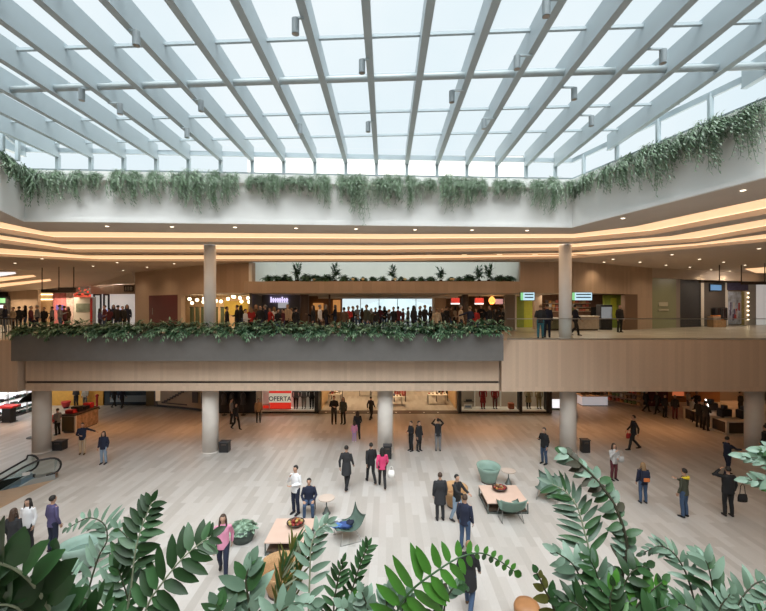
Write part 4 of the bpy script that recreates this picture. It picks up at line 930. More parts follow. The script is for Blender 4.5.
    for s in 'RL':
        kn, an = V(q[s+'k']), V(q[s+'a'])
        loft(bm, [hip[s], hip[s].lerp(kn, .5), kn, kn.lerp(an, .4)+V((0, .012, 0)), an+V((0, 0, -.01))], [.098, .086, .070, .066, .056], 12); ball(bm, hip[s], .098, 2); ball(bm, kn, .070, 2)
    res['trousers'] = remesh(bm, .016, 3)
    for s in 'RL':
        bm = NB(); a = V(q[s+'a']); pitch = .12 if (pose == 'walk' and s == 'R') else 0
        loft(bm, [a+V((0, .065, -.045+pitch*.5)), a+V((0, .03, -.035+pitch*.3)), a+V((0, -.06, -.045)), a+V((0, -.15, -.060)), a+V((0, -.19, -.066))], [(.030, .030), (.042, .048), (.046, .040), (.044, .026), (.022, .015)], 12, side=(1, 0, 0))
        res['shoe'+s] = finish(bm, 'shoe', [], True)
        bm = NB()
    # hair
    for kind in ('short', 'long'):
        bm = NB(); c = V((0, .012, z(1.655)))
        vs = ball(bm, c, (.086, .100, .100), 3)
        kill = [v for v in vs if (v.co.y < -.035 and v.co.z < z(1.690)) or v.co.z < z(1.60)]
        bmesh.ops.delete(bm, geom=kill, context='VERTS')
        if kind == 'long':
            loft(bm, [(0, .03, z(1.66)), (0, .055, z(1.58)), (0, .075, z(1.46)), (0, .095, z(1.32))], [(.085, .07), (.088, .058), (.098, .045), (.06, .02)], 14, side=(1, 0, 0))
            for sx in (-1, 1): loft(bm, [(sx*.07, -.01, z(1.68)), (sx*.085, -.01, z(1.58)), (sx*.095, -.025, z(1.46)), (sx*.085, -.06, z(1.36))], [.025, .028, .026, .012], 8)
        ex = bmesh.ops.solidify(bm, geom=bm.faces[:], thickness=.008) if kind == 'short' else None
        res['hair_'+kind] = finish(bm, 'hair', [], True)
    # hood
    bm = NB(); loft(bm, [(-.13, .0, z(1.435)), (-.10, .09, z(1.45)), (0, .135, z(1.44)), (.10, .09, z(1.45)), (.13, .0, z(1.435))], [.03, .045, .055, .045, .03], 10)
    res['hood'] = finish(bm, 'hood', [], True)
    return res
CACHE = {}
SKIN = mat('skin', (.50, .30, .21), .6); EYE_M = mat('eye_brow_dark', (.02, .015, .012), .5); LIP = mat('lips', (.38, .14, .12), .5)
CLOTH = dict(black=(.014, .014, .016), navy=(.013, .018, .042), denim=(.045, .08, .15), lightdenim=(.24, .32, .42), charcoal=(.024, .025, .029), grey=(.20, .20, .21), lightgrey=(.48, .48, .48), white=(.74, .74, .76), beige=(.50, .38, .26), brown=(.12, .07, .04), pink=(.68, .28, .42), magenta=(.62, .05, .16), red=(.42, .03, .03), maroon=(.10, .02, .03), olive=(.055, .06, .04), teal=(.03, .14, .19), purple=(.075, .065, .15), green=(.05, .12, .06), cream=(.62, .56, .48), tan=(.32, .2, .11), yellow=(.65, .50, .03), orange=(.55, .16, .04), lilac=(.45, .30, .52), blue=(.04, .08, .24))
def cm(c): return mat('cloth_'+c, CLOTH[c], .88, bump=.06, scale=60)
HAIR = dict(black=(.012, .010, .009), brown=(.055, .030, .018), fair=(.26, .16, .08), grey=(.25, .24, .23))
def hm(c): return mat('hair_'+c, HAIR[c], .6)
def person(loc, rz, label, pose='stand', top='black', bottom='denim', shoes='black', hair='short', hc='black', coat=False, heavy=False, h=1.72, group=None, hood=None):
    key = (pose, coat, heavy)
    if key not in CACHE:
        r = person_parts(*key)
        r['body'].materials.clear()
        for m in (SKIN, EYE_M, LIP): r['body'].materials.append(m)
        for k_ in r:
            if k_ != 'body' and not len(r[k_].materials): r[k_].materials.append(M_black)
            elif k_ != 'body': r[k_].materials.clear(); r[k_].materials.append(M_black)
        CACHE[key] = r
    r = CACHE[key]
    t = thing('person', label, 'person', loc, math.radians(rz), group); s = h/1.735; t.scale = (s, s, s)
    link('body', r['body'], t)
    def part(n, k_, m):
        o = link(n, r[k_], t); o.material_slots[0].link = 'OBJECT'; o.material_slots[0].material = m; return o
    part('coat' if coat else 'jacket', 'jacket', cm(top)); part('trousers', 'trousers', cm(bottom))
    part('shoe', 'shoeR', cm(shoes)); part('shoe', 'shoeL', cm(shoes)); part('hair', 'hair_'+hair, hm(hc))
    if hood: part('hood', 'hood', cm(hood)).parent = [c for c in t.children if c.name.split('.')[0] in ('jacket', 'coat')][0]
    return t
def pp(px, foot_y, head_y, *a, **k):
    """someone on the lower floor: feet at a floor point, height from the frame"""
    p = fl(px, foot_y-1); 
    if 'h' not in k: k['h'] = min(1.86, max(1.56, (foot_y-head_y)*p.y/F*.985))
    return person(p, *a, **k)
def hold(t, d, z=0): # world point next to a person (offset in the person's own frame)
    return t.location+Matrix.Rotation(t.rotation_euler.z, 3, 'Z') @ (V(d)*t.scale.x)
def bag(name, p, size, m, label, cat='bag', strap=.16):
    w, d, h = size; t = thing(name, label, cat, p)
    bm = NB(); loft(bm, [(0, 0, 0), (0, 0, h*.5), (0, 0, h)], [(w, d), (w*1.05, d*.9), (w*.9, d*.4)], 12, side=(1, 0, 0)); obj('pouch', bm, m, t, True)
    bm = NB(); loft(bm, [(-w*.6, 0, h*.95), (-w*.4, 0, h+strap), (0, 0, h+strap*1.25), (w*.4, 0, h+strap), (w*.6, 0, h*.95)], .012, 6); obj('strap', bm, m, t, True)
    return t
# ---- lower level, named by look and place
pp(103.5, 465, 434, 5, 'woman with long dark hair in dark jacket, pale jeans and boots near the escalator', 'stand', 'navy', 'lightdenim', 'black', 'long')
pp(82.5, 455, 423.5, 25, 'man in dark jumper and beige trousers stretching an arm out, near the left kiosk', 'armout', 'navy', 'beige', 'brown')
pp(57.5, 436, 410, -100, 'person in grey top and black trousers standing at the red stool by the left kiosk', 'hands', 'grey', 'black', hc='brown')
pp(76, 409, 391, 0, 'person all in black standing behind the left kiosk before the amber wall', 'hands', 'black', 'black')
pp(85, 407.5, 390, 0, 'person in light grey jacket behind the left kiosk before the amber wall', 'stand', 'lightgrey', 'grey', hc='brown')
pp(114, 408.5, 391, 170, 'left person of the dark couple walking into the far left corridor', 'walk', 'black', 'black')
pp(122, 409.5, 390, 185, 'right person of the dark couple walking into the far left corridor', 'walk', 'navy', 'black')
wl = pp(236, 430.5, 404, 60, 'person in black striding right past the second lower column', 'walk', 'black', 'black')
pp(231.5, 425, 399, 100, 'person in grey hidden partly behind the striding person near the black shop', 'stand', 'grey', 'black')
pp(258.5, 423.5, 399.5, 20, 'person in tan jacket standing left of the red sale window', 'stand', 'tan', 'black', hc='brown')
pp(334, 425, 395, 10, 'tall person in black with folded hands before the open shop, left of a pair', 'hands', 'black', 'black', h=1.8)
pp(343.2, 425, 398, -20, 'slimmer person in dark green before the open shop, right of a pair', 'stand', 'olive', 'black', hair='long', hc='brown')
pp(371, 421, 397.5, 150, 'person in black walking towards the open shop, left of the middle column', 'walk', 'black', 'black')
pp(357.5, 440, 411.5, 190, 'adult in dark clothes walking beside the small child in pink', 'walk', 'charcoal', 'black', hair='long', hc='brown')
pp(354.3, 443, 420, 190, 'small child in pink top and lilac trousers holding close to an adult', 'stand', 'pink', 'lilac', 'white', 'long', 'brown', h=1.15)
pp(346.5, 490, 449, 165, 'man in long dark coat walking away in the middle of the floor', 'walk', 'charcoal', 'black', coat=True, h=1.8)
pp(371, 484, 447, 200, 'slim person in black walking left of the woman in magenta', 'walk', 'black', 'black', h=1.72)
wp = pp(382.3, 488.5, 449, 185, 'woman with long dark hair in magenta jacket walking away', 'walk', 'magenta', 'black', hair='long', h=1.66)
bag('shopping_bag', hold(wp, (-.40, .0, .42)), (.13, .06, .30), M_white, 'white shopping bag held by the woman in magenta', strap=.14)
pp(411, 452, 423.5, -60, 'person in black looking down, left of the standing pair right of the middle column', 'hands', 'black', 'black')
pp(419, 452, 425, 40, 'person in black hooded coat, right of the standing pair right of the middle column', 'stand', 'black', 'black', coat=True, hood='black')
pp(438, 452, 419, 180, 'man in black jacket and grey jeans raising both arms to take a photo', 'photo', 'black', 'grey', 'charcoal', h=1.7)
pp(544, 465, 429.5, -60, 'man in black jacket and jeans reading a phone left of the fourth lower column', 'phone', 'black', 'denim', 'black', h=1.74)
wr = pp(633.5, 451, 419.5, -100, 'person in black striding left across the right side of the floor', 'walk', 'black', 'black', h=1.82)
bag('red_bag', hold(wr, (-.26, -.10, .50)), (.16, .07, .26), cm('red'), 'red bag carried by the person in black striding left', strap=.14)
wg = pp(614, 481, 444, 10, 'woman in pale grey jacket, dark tights and boots, hand at her chin', 'mouth', 'lightgrey', 'maroon', 'black', 'long', 'brown')
bag('grey_bag', hold(wg, (.36, -.04, .85)), (.13, .06, .24), cm('lightgrey'), 'pale grey shoulder bag on the arm of the woman with her hand at her chin', strap=.2)
wb = pp(643, 504, 464, 175, 'person with fair hair in navy jacket and jeans walking away with a rucksack', 'stand', 'navy', 'denim', 'charcoal', 'long', 'fair')
rt = thing('backpack', 'navy rucksack with an orange pocket on the back of the fair-haired person', 'bag', hold(wb, (0, .19, .98)), wb.rotation_euler.z)
bm = NB(); box(bm, -.15, .15, -.06, .07, 0, .42, .05); obj('main_bag', bm, cm('navy'), rt); bm = NB(); box(bm, -.11, .11, .07, .11, .04, .18, .02); obj('front_pocket', bm, cm('orange'), [c for c in rt.children if c.name.startswith('main')][0])
for sx in (-1, 1):
    bm = NB(); loft(bm, [(sx*.1, -.06, .40), (sx*.12, -.18, .43), (sx*.13, -.31, .36), (sx*.13, -.30, .2), (sx*.13, -.06, .06)], .014, 6); obj('strap', bm, cm('black'), rt, True)
pp(684, 518, 471, 205, 'man in dark olive jacket with a yellow hood and jeans, hand held up', 'phone', 'olive', 'denim', 'black', hood='yellow', h=1.74)
bs = pp(728, 517, 464.5, 170, 'heavy man in black with one arm raised to his brow', 'brow', 'black', 'black', heavy=True, h=1.78)
bag('shoulder_bag', hold(bs, (-.45, .0, .55)), (.17, .08, .26), cm('black'), 'black shoulder bag hanging at the hip of the heavy man in black', strap=.3)
bs.scale.x *= -1   # the raised arm is his left one
pp(727.5, 476, 439.5, 90, 'man in navy jumper walking right with hands held out near the rightmost lower column', 'reach', 'navy', 'navy', 'black', h=1.72)
pp(765, 462, 428, 200, 'person in black at the right edge of the picture beside the rightmost lower column', 'stand', 'black', 'black', h=1.75)
# crowd by the right-hand kiosk
for px, fy_, hy, rz, pose, top, bot, lab in (
 (646.5, 413, 392, 80, 'walk', 'black', 'black', 'person in black walking right, leftmost of the far right crowd'),
 (657, 415, 393, -80, 'walk', 'charcoal', 'black', 'person in charcoal striding, second from left in the far right crowd'),
 (665, 418.5, 395, 10, 'stand', 'black', 'black', 'person in black standing left of the red-haired one in the far right crowd'),
 (675, 420, 396, -15, 'stand', 'black', 'maroon', 'person with reddish hair in black, in the middle of the far right crowd'),
 (688.5, 413, 391, 30, 'hands', 'cream', 'grey', 'person in cream top standing at the far side of the right kiosk queue'),
 (692.5, 423, 398, 80, 'stand', 'lightgrey', 'charcoal', 'person in pale grey top and dark trousers queueing left of the two in black'),
 (699, 428.5, 400, 120, 'hands', 'black', 'black', 'person all in black queueing at the kiosk corner, left of two'),
 (706, 431.5, 401.5, 110, 'hands', 'charcoal', 'black', 'person in charcoal top leaning to the kiosk, right of two')):
    pp(px, fy_, hy, rz, lab, pose, top, bot, hc='fair' if 'reddish' in lab else 'black')
for (x, y), rz, top, lab in (((21.3, 27.4), 0, 'black', 'attendant in black behind the kiosk lamp at lower right'), ((24.2, 27.3), 20, 'charcoal', 'attendant in charcoal beside the kiosk machines at lower right')):
    person((x, y, 0), rz, lab, 'hands', top, 'black')
# near people among the furniture
pp(295.5, 515, 466.5, -30, 'man in white shirt and dark trousers standing with a phone behind the seated man', 'mouth', 'white', 'navy', 'black', h=1.76)
pc_ = fl(309, 514); person(pc_, 8, 'seated man in dark blue jumper and jeans facing us by the left coffee table', 'sit', 'navy', 'denim', 'black', h=1.72)
pp(440, 521, 479, 185, 'man in dark grey coat and trousers seen from behind, left of three men', 'stand', 'charcoal', 'charcoal', 'black', coat=True, heavy=True, hc='brown', h=1.68)
pp(457, 523, 481, 40, 'man in black jacket and pale jeans gesturing before the wicker chair', 'reach', 'black', 'lightdenim', 'charcoal', h=1.66)
pp(465, 551, 507, 150, 'man in navy jacket half hidden by the bright green frond', 'stand', 'navy', 'denim', 'black', hc='brown', h=1.72)
pp(469, 612, 557, 155, 'man in long black coat and jeans, nearest to us under the bright green frond', 'walk', 'black', 'denim', 'brown', coat=True, hc='fair', h=1.74)
pp(223, 577, 520, 15, 'woman in pink jumper with long dark hair and dark trousers beside the round green planter', 'walk', 'pink', 'navy', 'black', 'long', 'brown', h=1.72)
pp(28, 552, 507, 0, 'woman with long dark hair in white top behind the large dark fern', 'stand', 'white', 'charcoal', 'black', 'long', 'black', h=1.62)
pp(53, 553, 502, 160, 'man in purple and navy seen from behind near the left armchair', 'stand', 'purple', 'navy', 'black', h=1.74)
pp(14, 566, 517, 180, 'person with dark hair lowest at the left edge behind the large fern', 'stand', 'charcoal', 'black', 'black', 'long', 'brown', h=1.66)
# ---- upper gallery
person((X_(543.5, 20.35)-.12, 20.45, UP), 165, 'man in dark top and bright blue jeans at the glass rail by the white column', 'hands', 'charcoal', 'teal', 'black', hc='fair', h=1.74)
person((X_(548, 20.9)+.08, 21.2, UP), 150, 'person in navy half behind the man in bright blue jeans at the glass rail', 'stand', 'navy', 'navy', 'black', hc='brown', h=1.78)
person((X_(577, 22), 22.2, UP), 90, 'person in navy striding out right from behind the right-hand white column', 'walk', 'navy', 'charcoal', h=1.74)
person((X_(617, 25.6), 25.3, UP), 10, 'person all in black standing before the lime green wall under the bulkhead', 'stand', 'black', 'black', h=1.74)
rnd = random.Random(33)
zones = [('before the far left shops', [5, 13, 19, 25, 31, 37, 44, 52, 60, 64, 68]), ('before the bright white shop', [100, 104.5, 109, 113.5, 118, 122.5, 127]),
 ('before the warm globe-lamp shop', [227, 237, 241, 245.5, 251, 256]), ('under the pale violet sign', [260.5, 265, 270, 274, 278, 283, 287.5, 291.5, 296]),
 ('between brown pillar and bright window', [313, 320, 326, 335]), ('before the bright window', [344, 348.5, 353, 357.5, 362, 366.5, 371, 375.5, 380, 384.5, 389, 393.5, 398, 403, 408, 414, 420, 425, 430.5]),
 ('right of the bright window', [437, 442, 446.5, 451, 455, 461, 470, 476, 481, 485.5, 490, 494.5, 499, 503])]
ordn = ['first', 'second', 'third', 'fourth', 'fifth', 'sixth', 'seventh', 'eighth', 'ninth', 'tenth', 'eleventh', 'twelfth', 'thirteenth', 'fourteenth', 'fifteenth', 'sixteenth', 'seventeenth', 'eighteenth', 'nineteenth']
tops = ['black']*6+['charcoal', 'navy', 'navy', 'brown', 'maroon', 'red', 'grey', 'olive', 'white', 'purple', 'beige']
for zn, xs in zones:
    for i, px in enumerate(xs):
        Y = (21.9+(i % 5)*1.45+rnd.random()*.15) if 'bright window' in zn else 21.9+(i % 4)*1.15+rnd.random()*.15
        if 'globe' in zn: Y = 22+(i % 3)*1.1
        if 'before the far left' in zn or 'white shop' in zn: Y += 3
        top = tops[rnd.randrange(len(tops))]
        if 'violet' in zn and i in (2, 3): top = ('red', 'white')[i-2]
        pose = rnd.choice(['stand', 'walk', 'hands', 'phone', 'stand'])
        if px == 470: pose, top, Y = 'armout', 'navy', 21.0
        hl = 'long' if rnd.random() < .35 else 'short'
        lab = 'person in %s, %s from left in crowd %s' % (top if top != 'charcoal' else 'dark grey', ordn[i], zn)
        person((X_(px, Y), Y, UP), rnd.uniform(0, 360) if px != 470 else 200, lab, pose, top, rnd.choice(['black', 'denim', 'navy', 'charcoal']), 'black', hl, rnd.choice(['black', 'black', 'brown', 'fair', 'grey']), h=1.48+rnd.random()*.28)
# ================================================================== FURNITURE ON THE LOWER FLOOR
M_top = mat('pale_terracotta_top', (.62, .45, .37), .5, var=.03, scale=3); M_frame = mat('grey_green_metal', (.10, .12, .11), .45)
M_sage = mat('sage_shell', (.24, .35, .30), .6, var=.04, scale=8); M_saged = mat('deep_sage_cushion', (.12, .20, .17), .8, bump=.1, scale=30)
M_wick = mat('wicker', (.42, .25, .12), .8, var=.25, scale=40, bump=.4); M_leather = mat('tan_leather', (.36, .17, .07), .5, var=.08)
def coffee_table(x0, x1, y0, y1, label):
    t = thing('coffee_table', label, 'coffee table', ((x0+x1)/2, (y0+y1)/2, 0)); w, d = (x1-x0)/2, (y1-y0)/2
    obj('tabletop', bx(-w, w, -d, d, .37, .42, .012), M_top, t); obj('lower_shelf', bx(-w+.06, w-.06, -d+.06, d-.06, .10, .12), mat('dark_wood_shelf', (.10, .07, .05), .6), t)
    for sx in (-1, 1):
        for sy in (-1, 1): obj('leg', bx(sx*(w-.03)-.018, sx*(w-.03)+.018, sy*(d-.03)-.018, sy*(d-.03)+.018, 0, .37), M_frame, t)
        obj('side_rail', bx(sx*(w-.03)-.015, sx*(w-.03)+.015, -d+.03, d-.03, .02, .05), M_frame, t)
    for sy in (-1, 1): obj('end_rail', bx(-w+.03, w-.03, sy*(d-.03)-.015, sy*(d-.03)+.015, .02, .05), M_frame, t)
    return t
ct1 = coffee_table(-3.70, -2.38, 12.13, 13.5, 'low coffee table with pale terracotta top in front of the seated man')
ct2 = coffee_table(3.69, 5.2, 14.56, 16.0, 'low coffee table with pale terracotta top before the round armchair')
pal2 = [(.25, .03, .02), (.40, .18, .04), (.12, .06, .03), (.42, .30, .10), (.25, .02, .03), (.35, .22, .12)]
def bowl(x, y, z, side):
    t = thing('bowl', 'dark wire bowl of small red and amber balls on the %s coffee table' % side, 'bowl', (x, y, z))
    bm = NB(); lathe(bm, [(.10, .0), (.14, .012), (.24, .07), (.28, .12), (.27, .12), (.22, .075), (.12, .025), (.02, .02)], n=24); obj('basin', bm, M_dkbrown, t, True)
    bm = NB(); loft(bm, [(.28*math.cos(a*.2618), .28*math.sin(a*.2618), .12) for a in range(25)], .012, 6); obj('rim', bm, M_black, t)
    rnd = random.Random(int(x*10)); k = 0
    for r, n, h in ((.0, 1, .10), (.115, 6, .085), (.20, 9, .115), (.075, 4, .175)):
        for i in range(n):
            a = 6.283*i/n+r*9; c = rnd.randrange(6); rr = .052 if r else .06
            o = obj('decorative_ball', ballbm(rr), mat('ball_tone_%d' % c, pal2[c], .45), None, True); o.location = (x+r*math.cos(a), y+r*math.sin(a), z+h); k += 1
            tag(o, 'small glossy red or amber ball heaped in the bowl on the %s coffee table' % side, 'ball', 'balls in the %s bowl' % side)
def ballbm(r): bm = NB(); ball(bm, (0, 0, 0), r, 2); return bm
bowl(-2.95, 13.05, .42, 'left'); bowl(4.42, 15.55, .42, 'right')
def lounge(p, rz, label):
    """low sling shell on thin bent legs; opens towards local -Y"""
    t = thing('lounge_chair', label, 'chair', p, math.radians(rz))
    bm = NB(); nx, ny = 10, 14; g = []
    prof = [(-.42, .40), (-.36, .40), (-.26, .36), (-.12, .31), (.02, .28), (.14, .29), (.24, .35), (.31, .45), (.36, .57), (.40, .68), (.43, .78)]
    for j, (y, z) in enumerate(prof):
        row = []
        for i in range(nx+1):
            u = i/nx*2-1; half = .40 if j < 6 else .40+.02*(j-6)
            row.append(bm.verts.new((u*half, y+.04*u*u, z+.13*abs(u)**2.4)))
        g.append(row)
    for a, b in zip(g, g[1:]):
        for i in range(nx): bm.faces.new((a[i], a[i+1], b[i+1], b[i]))
    bmesh.ops.solidify(bm, geom=bm.faces[:], thickness=.025); obj('shell', bm, M_sage, t, True)
    for sx in (-1, 1):
        bm = NB(); loft(bm, [(sx*.36, -.34, 0), (sx*.30, -.26, .36)], .013, 8); obj('leg', bm, M_chrome, t)
        bm = NB(); loft(bm, [(sx*.38, .36, 0), (sx*.33, .20, .36)], .013, 8); obj('leg', bm, M_chrome, t)
        bm = NB(); loft(bm, [(sx*.37, -.34, .012), (sx*.38, .36, .012)], .012, 8); obj('runner', bm, M_chrome, t)
    return t
lc = lounge(fl(347, 538), -65, 'sage green sling chair with a blue jacket on it, right of the left table')
lounge(fl(548, 499), -35, 'sage green sling chair behind the pale foliage right of the right coffee table')
lounge(fl(510, 518.5), 180, 'sage green sling chair with its back to us in front of the right coffee table')
t = thing('draped_jacket', 'crumpled blue and white jacket lying on the left sling chair', 'jacket', lc.location+V((-.12, .0, .36)))
rnd = random.Random(4)
def lump(name, c, m, r, parent):
    bm = NB(); ball(bm, c, r, 3)
    for v in bm.verts: v.co += V((rnd.uniform(-1, 1), rnd.uniform(-1, 1), rnd.uniform(-1, 1)))*.02
    obj(name, bm, m, parent, True)
lump('body_cloth', (.03, 0, .06), cm('blue'), (.26, .17, .09), t); lump('sleeve', (-.22, -.08, .1), mat('sky_blue_cloth', (.10, .22, .52), .9), (.22, .08, .07), t); lump('sleeve', (-.22, .10, .16), cm('lightgrey'), (.17, .08, .06), t); lump('collar', (.22, .02, .14), cm('navy'), (.12, .14, .08), t)
def side_table(p, label):
    t = thing('side_table', label, 'side table', p)
    bm = NB(); cyl(bm, 0, 0, .55, .58, .30, 28); obj('tabletop', bm, mat('beige_top', (.55, .46, .40), .5), t)
    bm = NB(); cyl(bm, 0, 0, .05, .55, .022, 12); obj('stem', bm, M_frame, t)
    bm = NB(); lathe(bm, [(.15, 0), (.15, .02), (.11, .06), (.05, .22), (.022, .26)], n=20); obj('base', bm, M_frame, t, True)
side_table(fl(326.5, 513.5), 'small round side table right of the seated man'); side_table(fl(508.5, 484), 'small round side table right of the sage tub armchair')
t = thing('chair', 'thin black framed chair the man in dark blue sits on', 'chair', pc_+V((.0, .12, 0)), math.radians(8))
obj('seat', bx(-.21, .21, -.22, .2, .385, .415, .01), M_dkbrown, t); bm = NB()
for x, y in ((-.2, -.2), (.2, -.2), (-.2, .2), (.2, .2)): obj('leg', bx(x-.012, x+.012, y-.012, y+.012, 0, .385 if y < 0 else .78), M_black, t)
obj('backrest', bx(-.2, .2, .19, .215, .52, .78, .01), M_dkbrown, t)
def tub(p, rz, label, r=.46, m=M_sage):
    t = thing('tub_armchair', label, 'armchair', p, math.radians(rz))
    bm = NB(); n = 28; rings = []
    for r0, z, sl in ((r*.66, .06, 0), (r*.78, .25, 0), (r*.98, .50, .3), (r*1.12, .66, 1), (r*1.06, .67, 1), (r*.92, .52, .3), (r*.76, .38, 0)):
        ring_ = []
        for k in range(n):
            a = 2*math.pi*k/n; up = (math.sin(a)*.5+.5)*.10*sl
            ring_.append(bm.verts.new((r0*math.cos(a), r0*math.sin(a), z+up)))
        rings.append(ring_)
    for a, b in zip(rings, rings[1:]):
        for k in range(n): bm.faces.new((a[k], a[(k+1) % n], b[(k+1) % n], b[k]))
    bm.faces.new(rings[0][::-1]); obj('shell', bm, m, t, True)
    bm = NB(); lathe(bm, [(r*.74, .30), (r*.80, .36), (r*.78, .43), (r*.5, .46), (.02, .465)], n=24); obj('cushion', bm, M_saged if m is M_sage else mat('brown_cushion', (.25, .13, .06), .8), t, True)
    bm = NB(); cyl(bm, 0, 0, 0, .07, r*.66, 24); obj('base', bm, M_dkbrown, t)
tub(fl(488.5, 482), 10, 'round sage green tub armchair behind the right coffee table')
tub(fl(82, 566), -150, 'sage green tub armchair half hidden by the ferns at lower left', .52)
tub(fl(455, 506), 0, 'round tan wicker armchair behind the gesturing man', .44, M_wick)
tub(fl(281, 592), 20, 'round tan wicker armchair behind the thin olive leaves at the bottom', .52, M_wick)
p = fl(527, 622); t = thing('round_stool', 'round tan leather stool at the bottom right of the nearest man', 'stool', p)
bm = NB(); lathe(bm, [(.24, .10), (.30, .14), (.31, .36), (.27, .44), (.12, .46), (.01, .46)], n=28); obj('seat', bm, M_leather, t, True); bm = NB(); cyl(bm, 0, 0, 0, .11, .2, 20); obj('base', bm, M_black, t)
# ---- escalator going down at the left
t = thing('escalator', 'escalator with two glass balustrades and black handrails at the left edge', 'escalator', (E.x, E.y, 0))
def epz(s, q, z): p = ed*q+en*s; return V((p.x, p.y, z))
def desc(q): return 0 if q < .9 else -(q-.9)*.52
for s, q0_ in ((.08, 0), (1.15, .80)):
    path = []
    for k in range(9):
        a = -math.pi/2+math.pi*k/8; path.append((q0_+.36-.36*math.cos(a), .58+.36*math.sin(a)+desc(q0_)*.6))
    qs = [q for q in (.5, .8, 1.2, 1.6, 2.2, 3, 4, 6, 8) if q > q0_+.36]; top = [(q, .94+desc(q)) for q in qs]
    low = [(q0_+.5, .22+desc(q0_+.3))]
    bm = NB(); loft(bm, [epz(s, q, z) for q, z in low+path+top], .042, 8); obj('handrail', bm, M_black, t, True)
    bm = NB(); up_ = [(q, z-.03) for q, z in path[4:]+top]; dn = [(q, z+.03) for q, z in path[:5][::-1]]+[(q, .25+desc(q)) for q in qs]
    vs1 = [bm.verts.new(epz(s, q, z)) for q, z in up_]; vs2 = [bm.verts.new(epz(s, q, z)) for q, z in dn]
    for i in range(len(vs1)-1):
        bm.faces.new((vs1[i], vs1[i+1], vs2[i+1], vs2[i]))
    bmesh.ops.solidify(bm, geom=bm.faces[:], thickness=.012); obj('glass_balustrade', bm, MATS.get('balustrade_glass') or glass_mat('balustrade_glass', (.74, .84, .85), .12), t)
    bm = NB()
    q0 = [(q0_+.2, desc(q0_+.2)), (max(.95, q0_+.3), desc(max(.95, q0_+.3))), (8, desc(8))]
    for (a, za), (b, zb) in zip(q0, q0[1:]):
        c = [epz(s-.09, a, za), epz(s+.09, a, za), epz(s+.09, b, zb), epz(s-.09, b, zb)]
        lo = [bm.verts.new(v+V((0, 0, .004))) for v in c]; hi = [bm.verts.new(v+V((0, 0, .22))) for v in c]
        bm.faces.new(hi); bm.faces.new(lo[::-1])
        for i in range(4): bm.faces.new((lo[i], lo[(i+1) % 4], hi[(i+1) % 4], hi[i]))
    obj('skirt', bm, mat('skirt_steel', (.38, .42, .43), .35, .6), t)
for k in range(13):
    q = .95+k*.4; z = desc(q)-.02; bm = NB()
    c = [epz(.18, q, z), epz(1.05, q, z), epz(1.05, q+.4, z), epz(.18, q+.4, z)]
    hi = [bm.verts.new(v) for v in c]; lo = [bm.verts.new(v-V((0, 0, .23))) for v in c]; bm.faces.new(hi); bm.faces.new(lo[::-1])
    for i in range(4): bm.faces.new((lo[i], lo[(i+1) % 4], hi[(i+1) % 4], hi[i]))
    obj('step', bm, mat('step_blue_grey', (.11, .17, .24), .4), t)
bm = NB(); c = [epz(.17, .1, 0), epz(1.06, .1, 0), epz(1.06, .9, 0), epz(.17, .9, 0)]; hi = [bm.verts.new(v+V((0, 0, .012))) for v in c]; lo = [bm.verts.new(v+V((0, 0, .002))) for v in c]; bm.faces.new(hi); bm.faces.new(lo[::-1])
for i in range(4): bm.faces.new((lo[i], lo[(i+1) % 4], hi[(i+1) % 4], hi[i]))
obj('comb_plate', bm, M_chrome, t)
for s, q in ((.08, 1.15), (1.15, 1.7)):
    c = epz(s, q, .60+desc(q)); bm = NB(); vs = [bm.verts.new(c+ed.to_3d()*a+en.to_3d()*-.012+V((0, 0, b))) for a, b in ((-.12, -.07), (.12, -.07), (.12, .07), (-.12, .07))]; bm.faces.new(vs); bmesh.ops.solidify(bm, geom=bm.faces[:], thickness=.006); obj('notice_sticker', bm, M_white, t)
# ---- spotlights fixed to the rafters
sp = [(132, 40), (120, 110), (201, 107), (187, 134), (88, 96), (301, 28), (363, 68), (295, 130), (369, 128), (451, 98), (482, 125), (511, 64), (544, 10), (582, 95), (598, 122), (666, 58)]
for i, (px, py) in enumerate(sp):
    h = 5.55; Y = F*h/(CY-py); x = X_(px, Y); xn = min(rx, key=lambda r: abs(r-x)); s = 1 if x > xn else -1
    x = xn+s*max(.17, min(abs(x-xn), .35))
    t = thing('spotlight', 'small grey cylinder spotlight clamped to a white roof rafter '+('left of' if px < 366 else 'right of')+' the middle rafter', 'spotlight', (x, Y, EYE+h-.12), 0, 'rafter spotlights '+('left' if px < 366 else 'right')+' of the middle rafter')
    bm = NB(); cyl(bm, 0, 0, 0, .30, .075, 14); obj('can', bm, mat('spot_grey', (.28, .32, .34), .5), t)
    obj('bracket', bx(min(0, -s*abs(x-xn)), max(0, -s*abs(x-xn)), -.02, .02, .30, .34), M_steel, t)
    bm = NB(); cyl(bm, 0, 0, -.006, .0, .06, 14); obj('lens', bm, M_chrome, t)
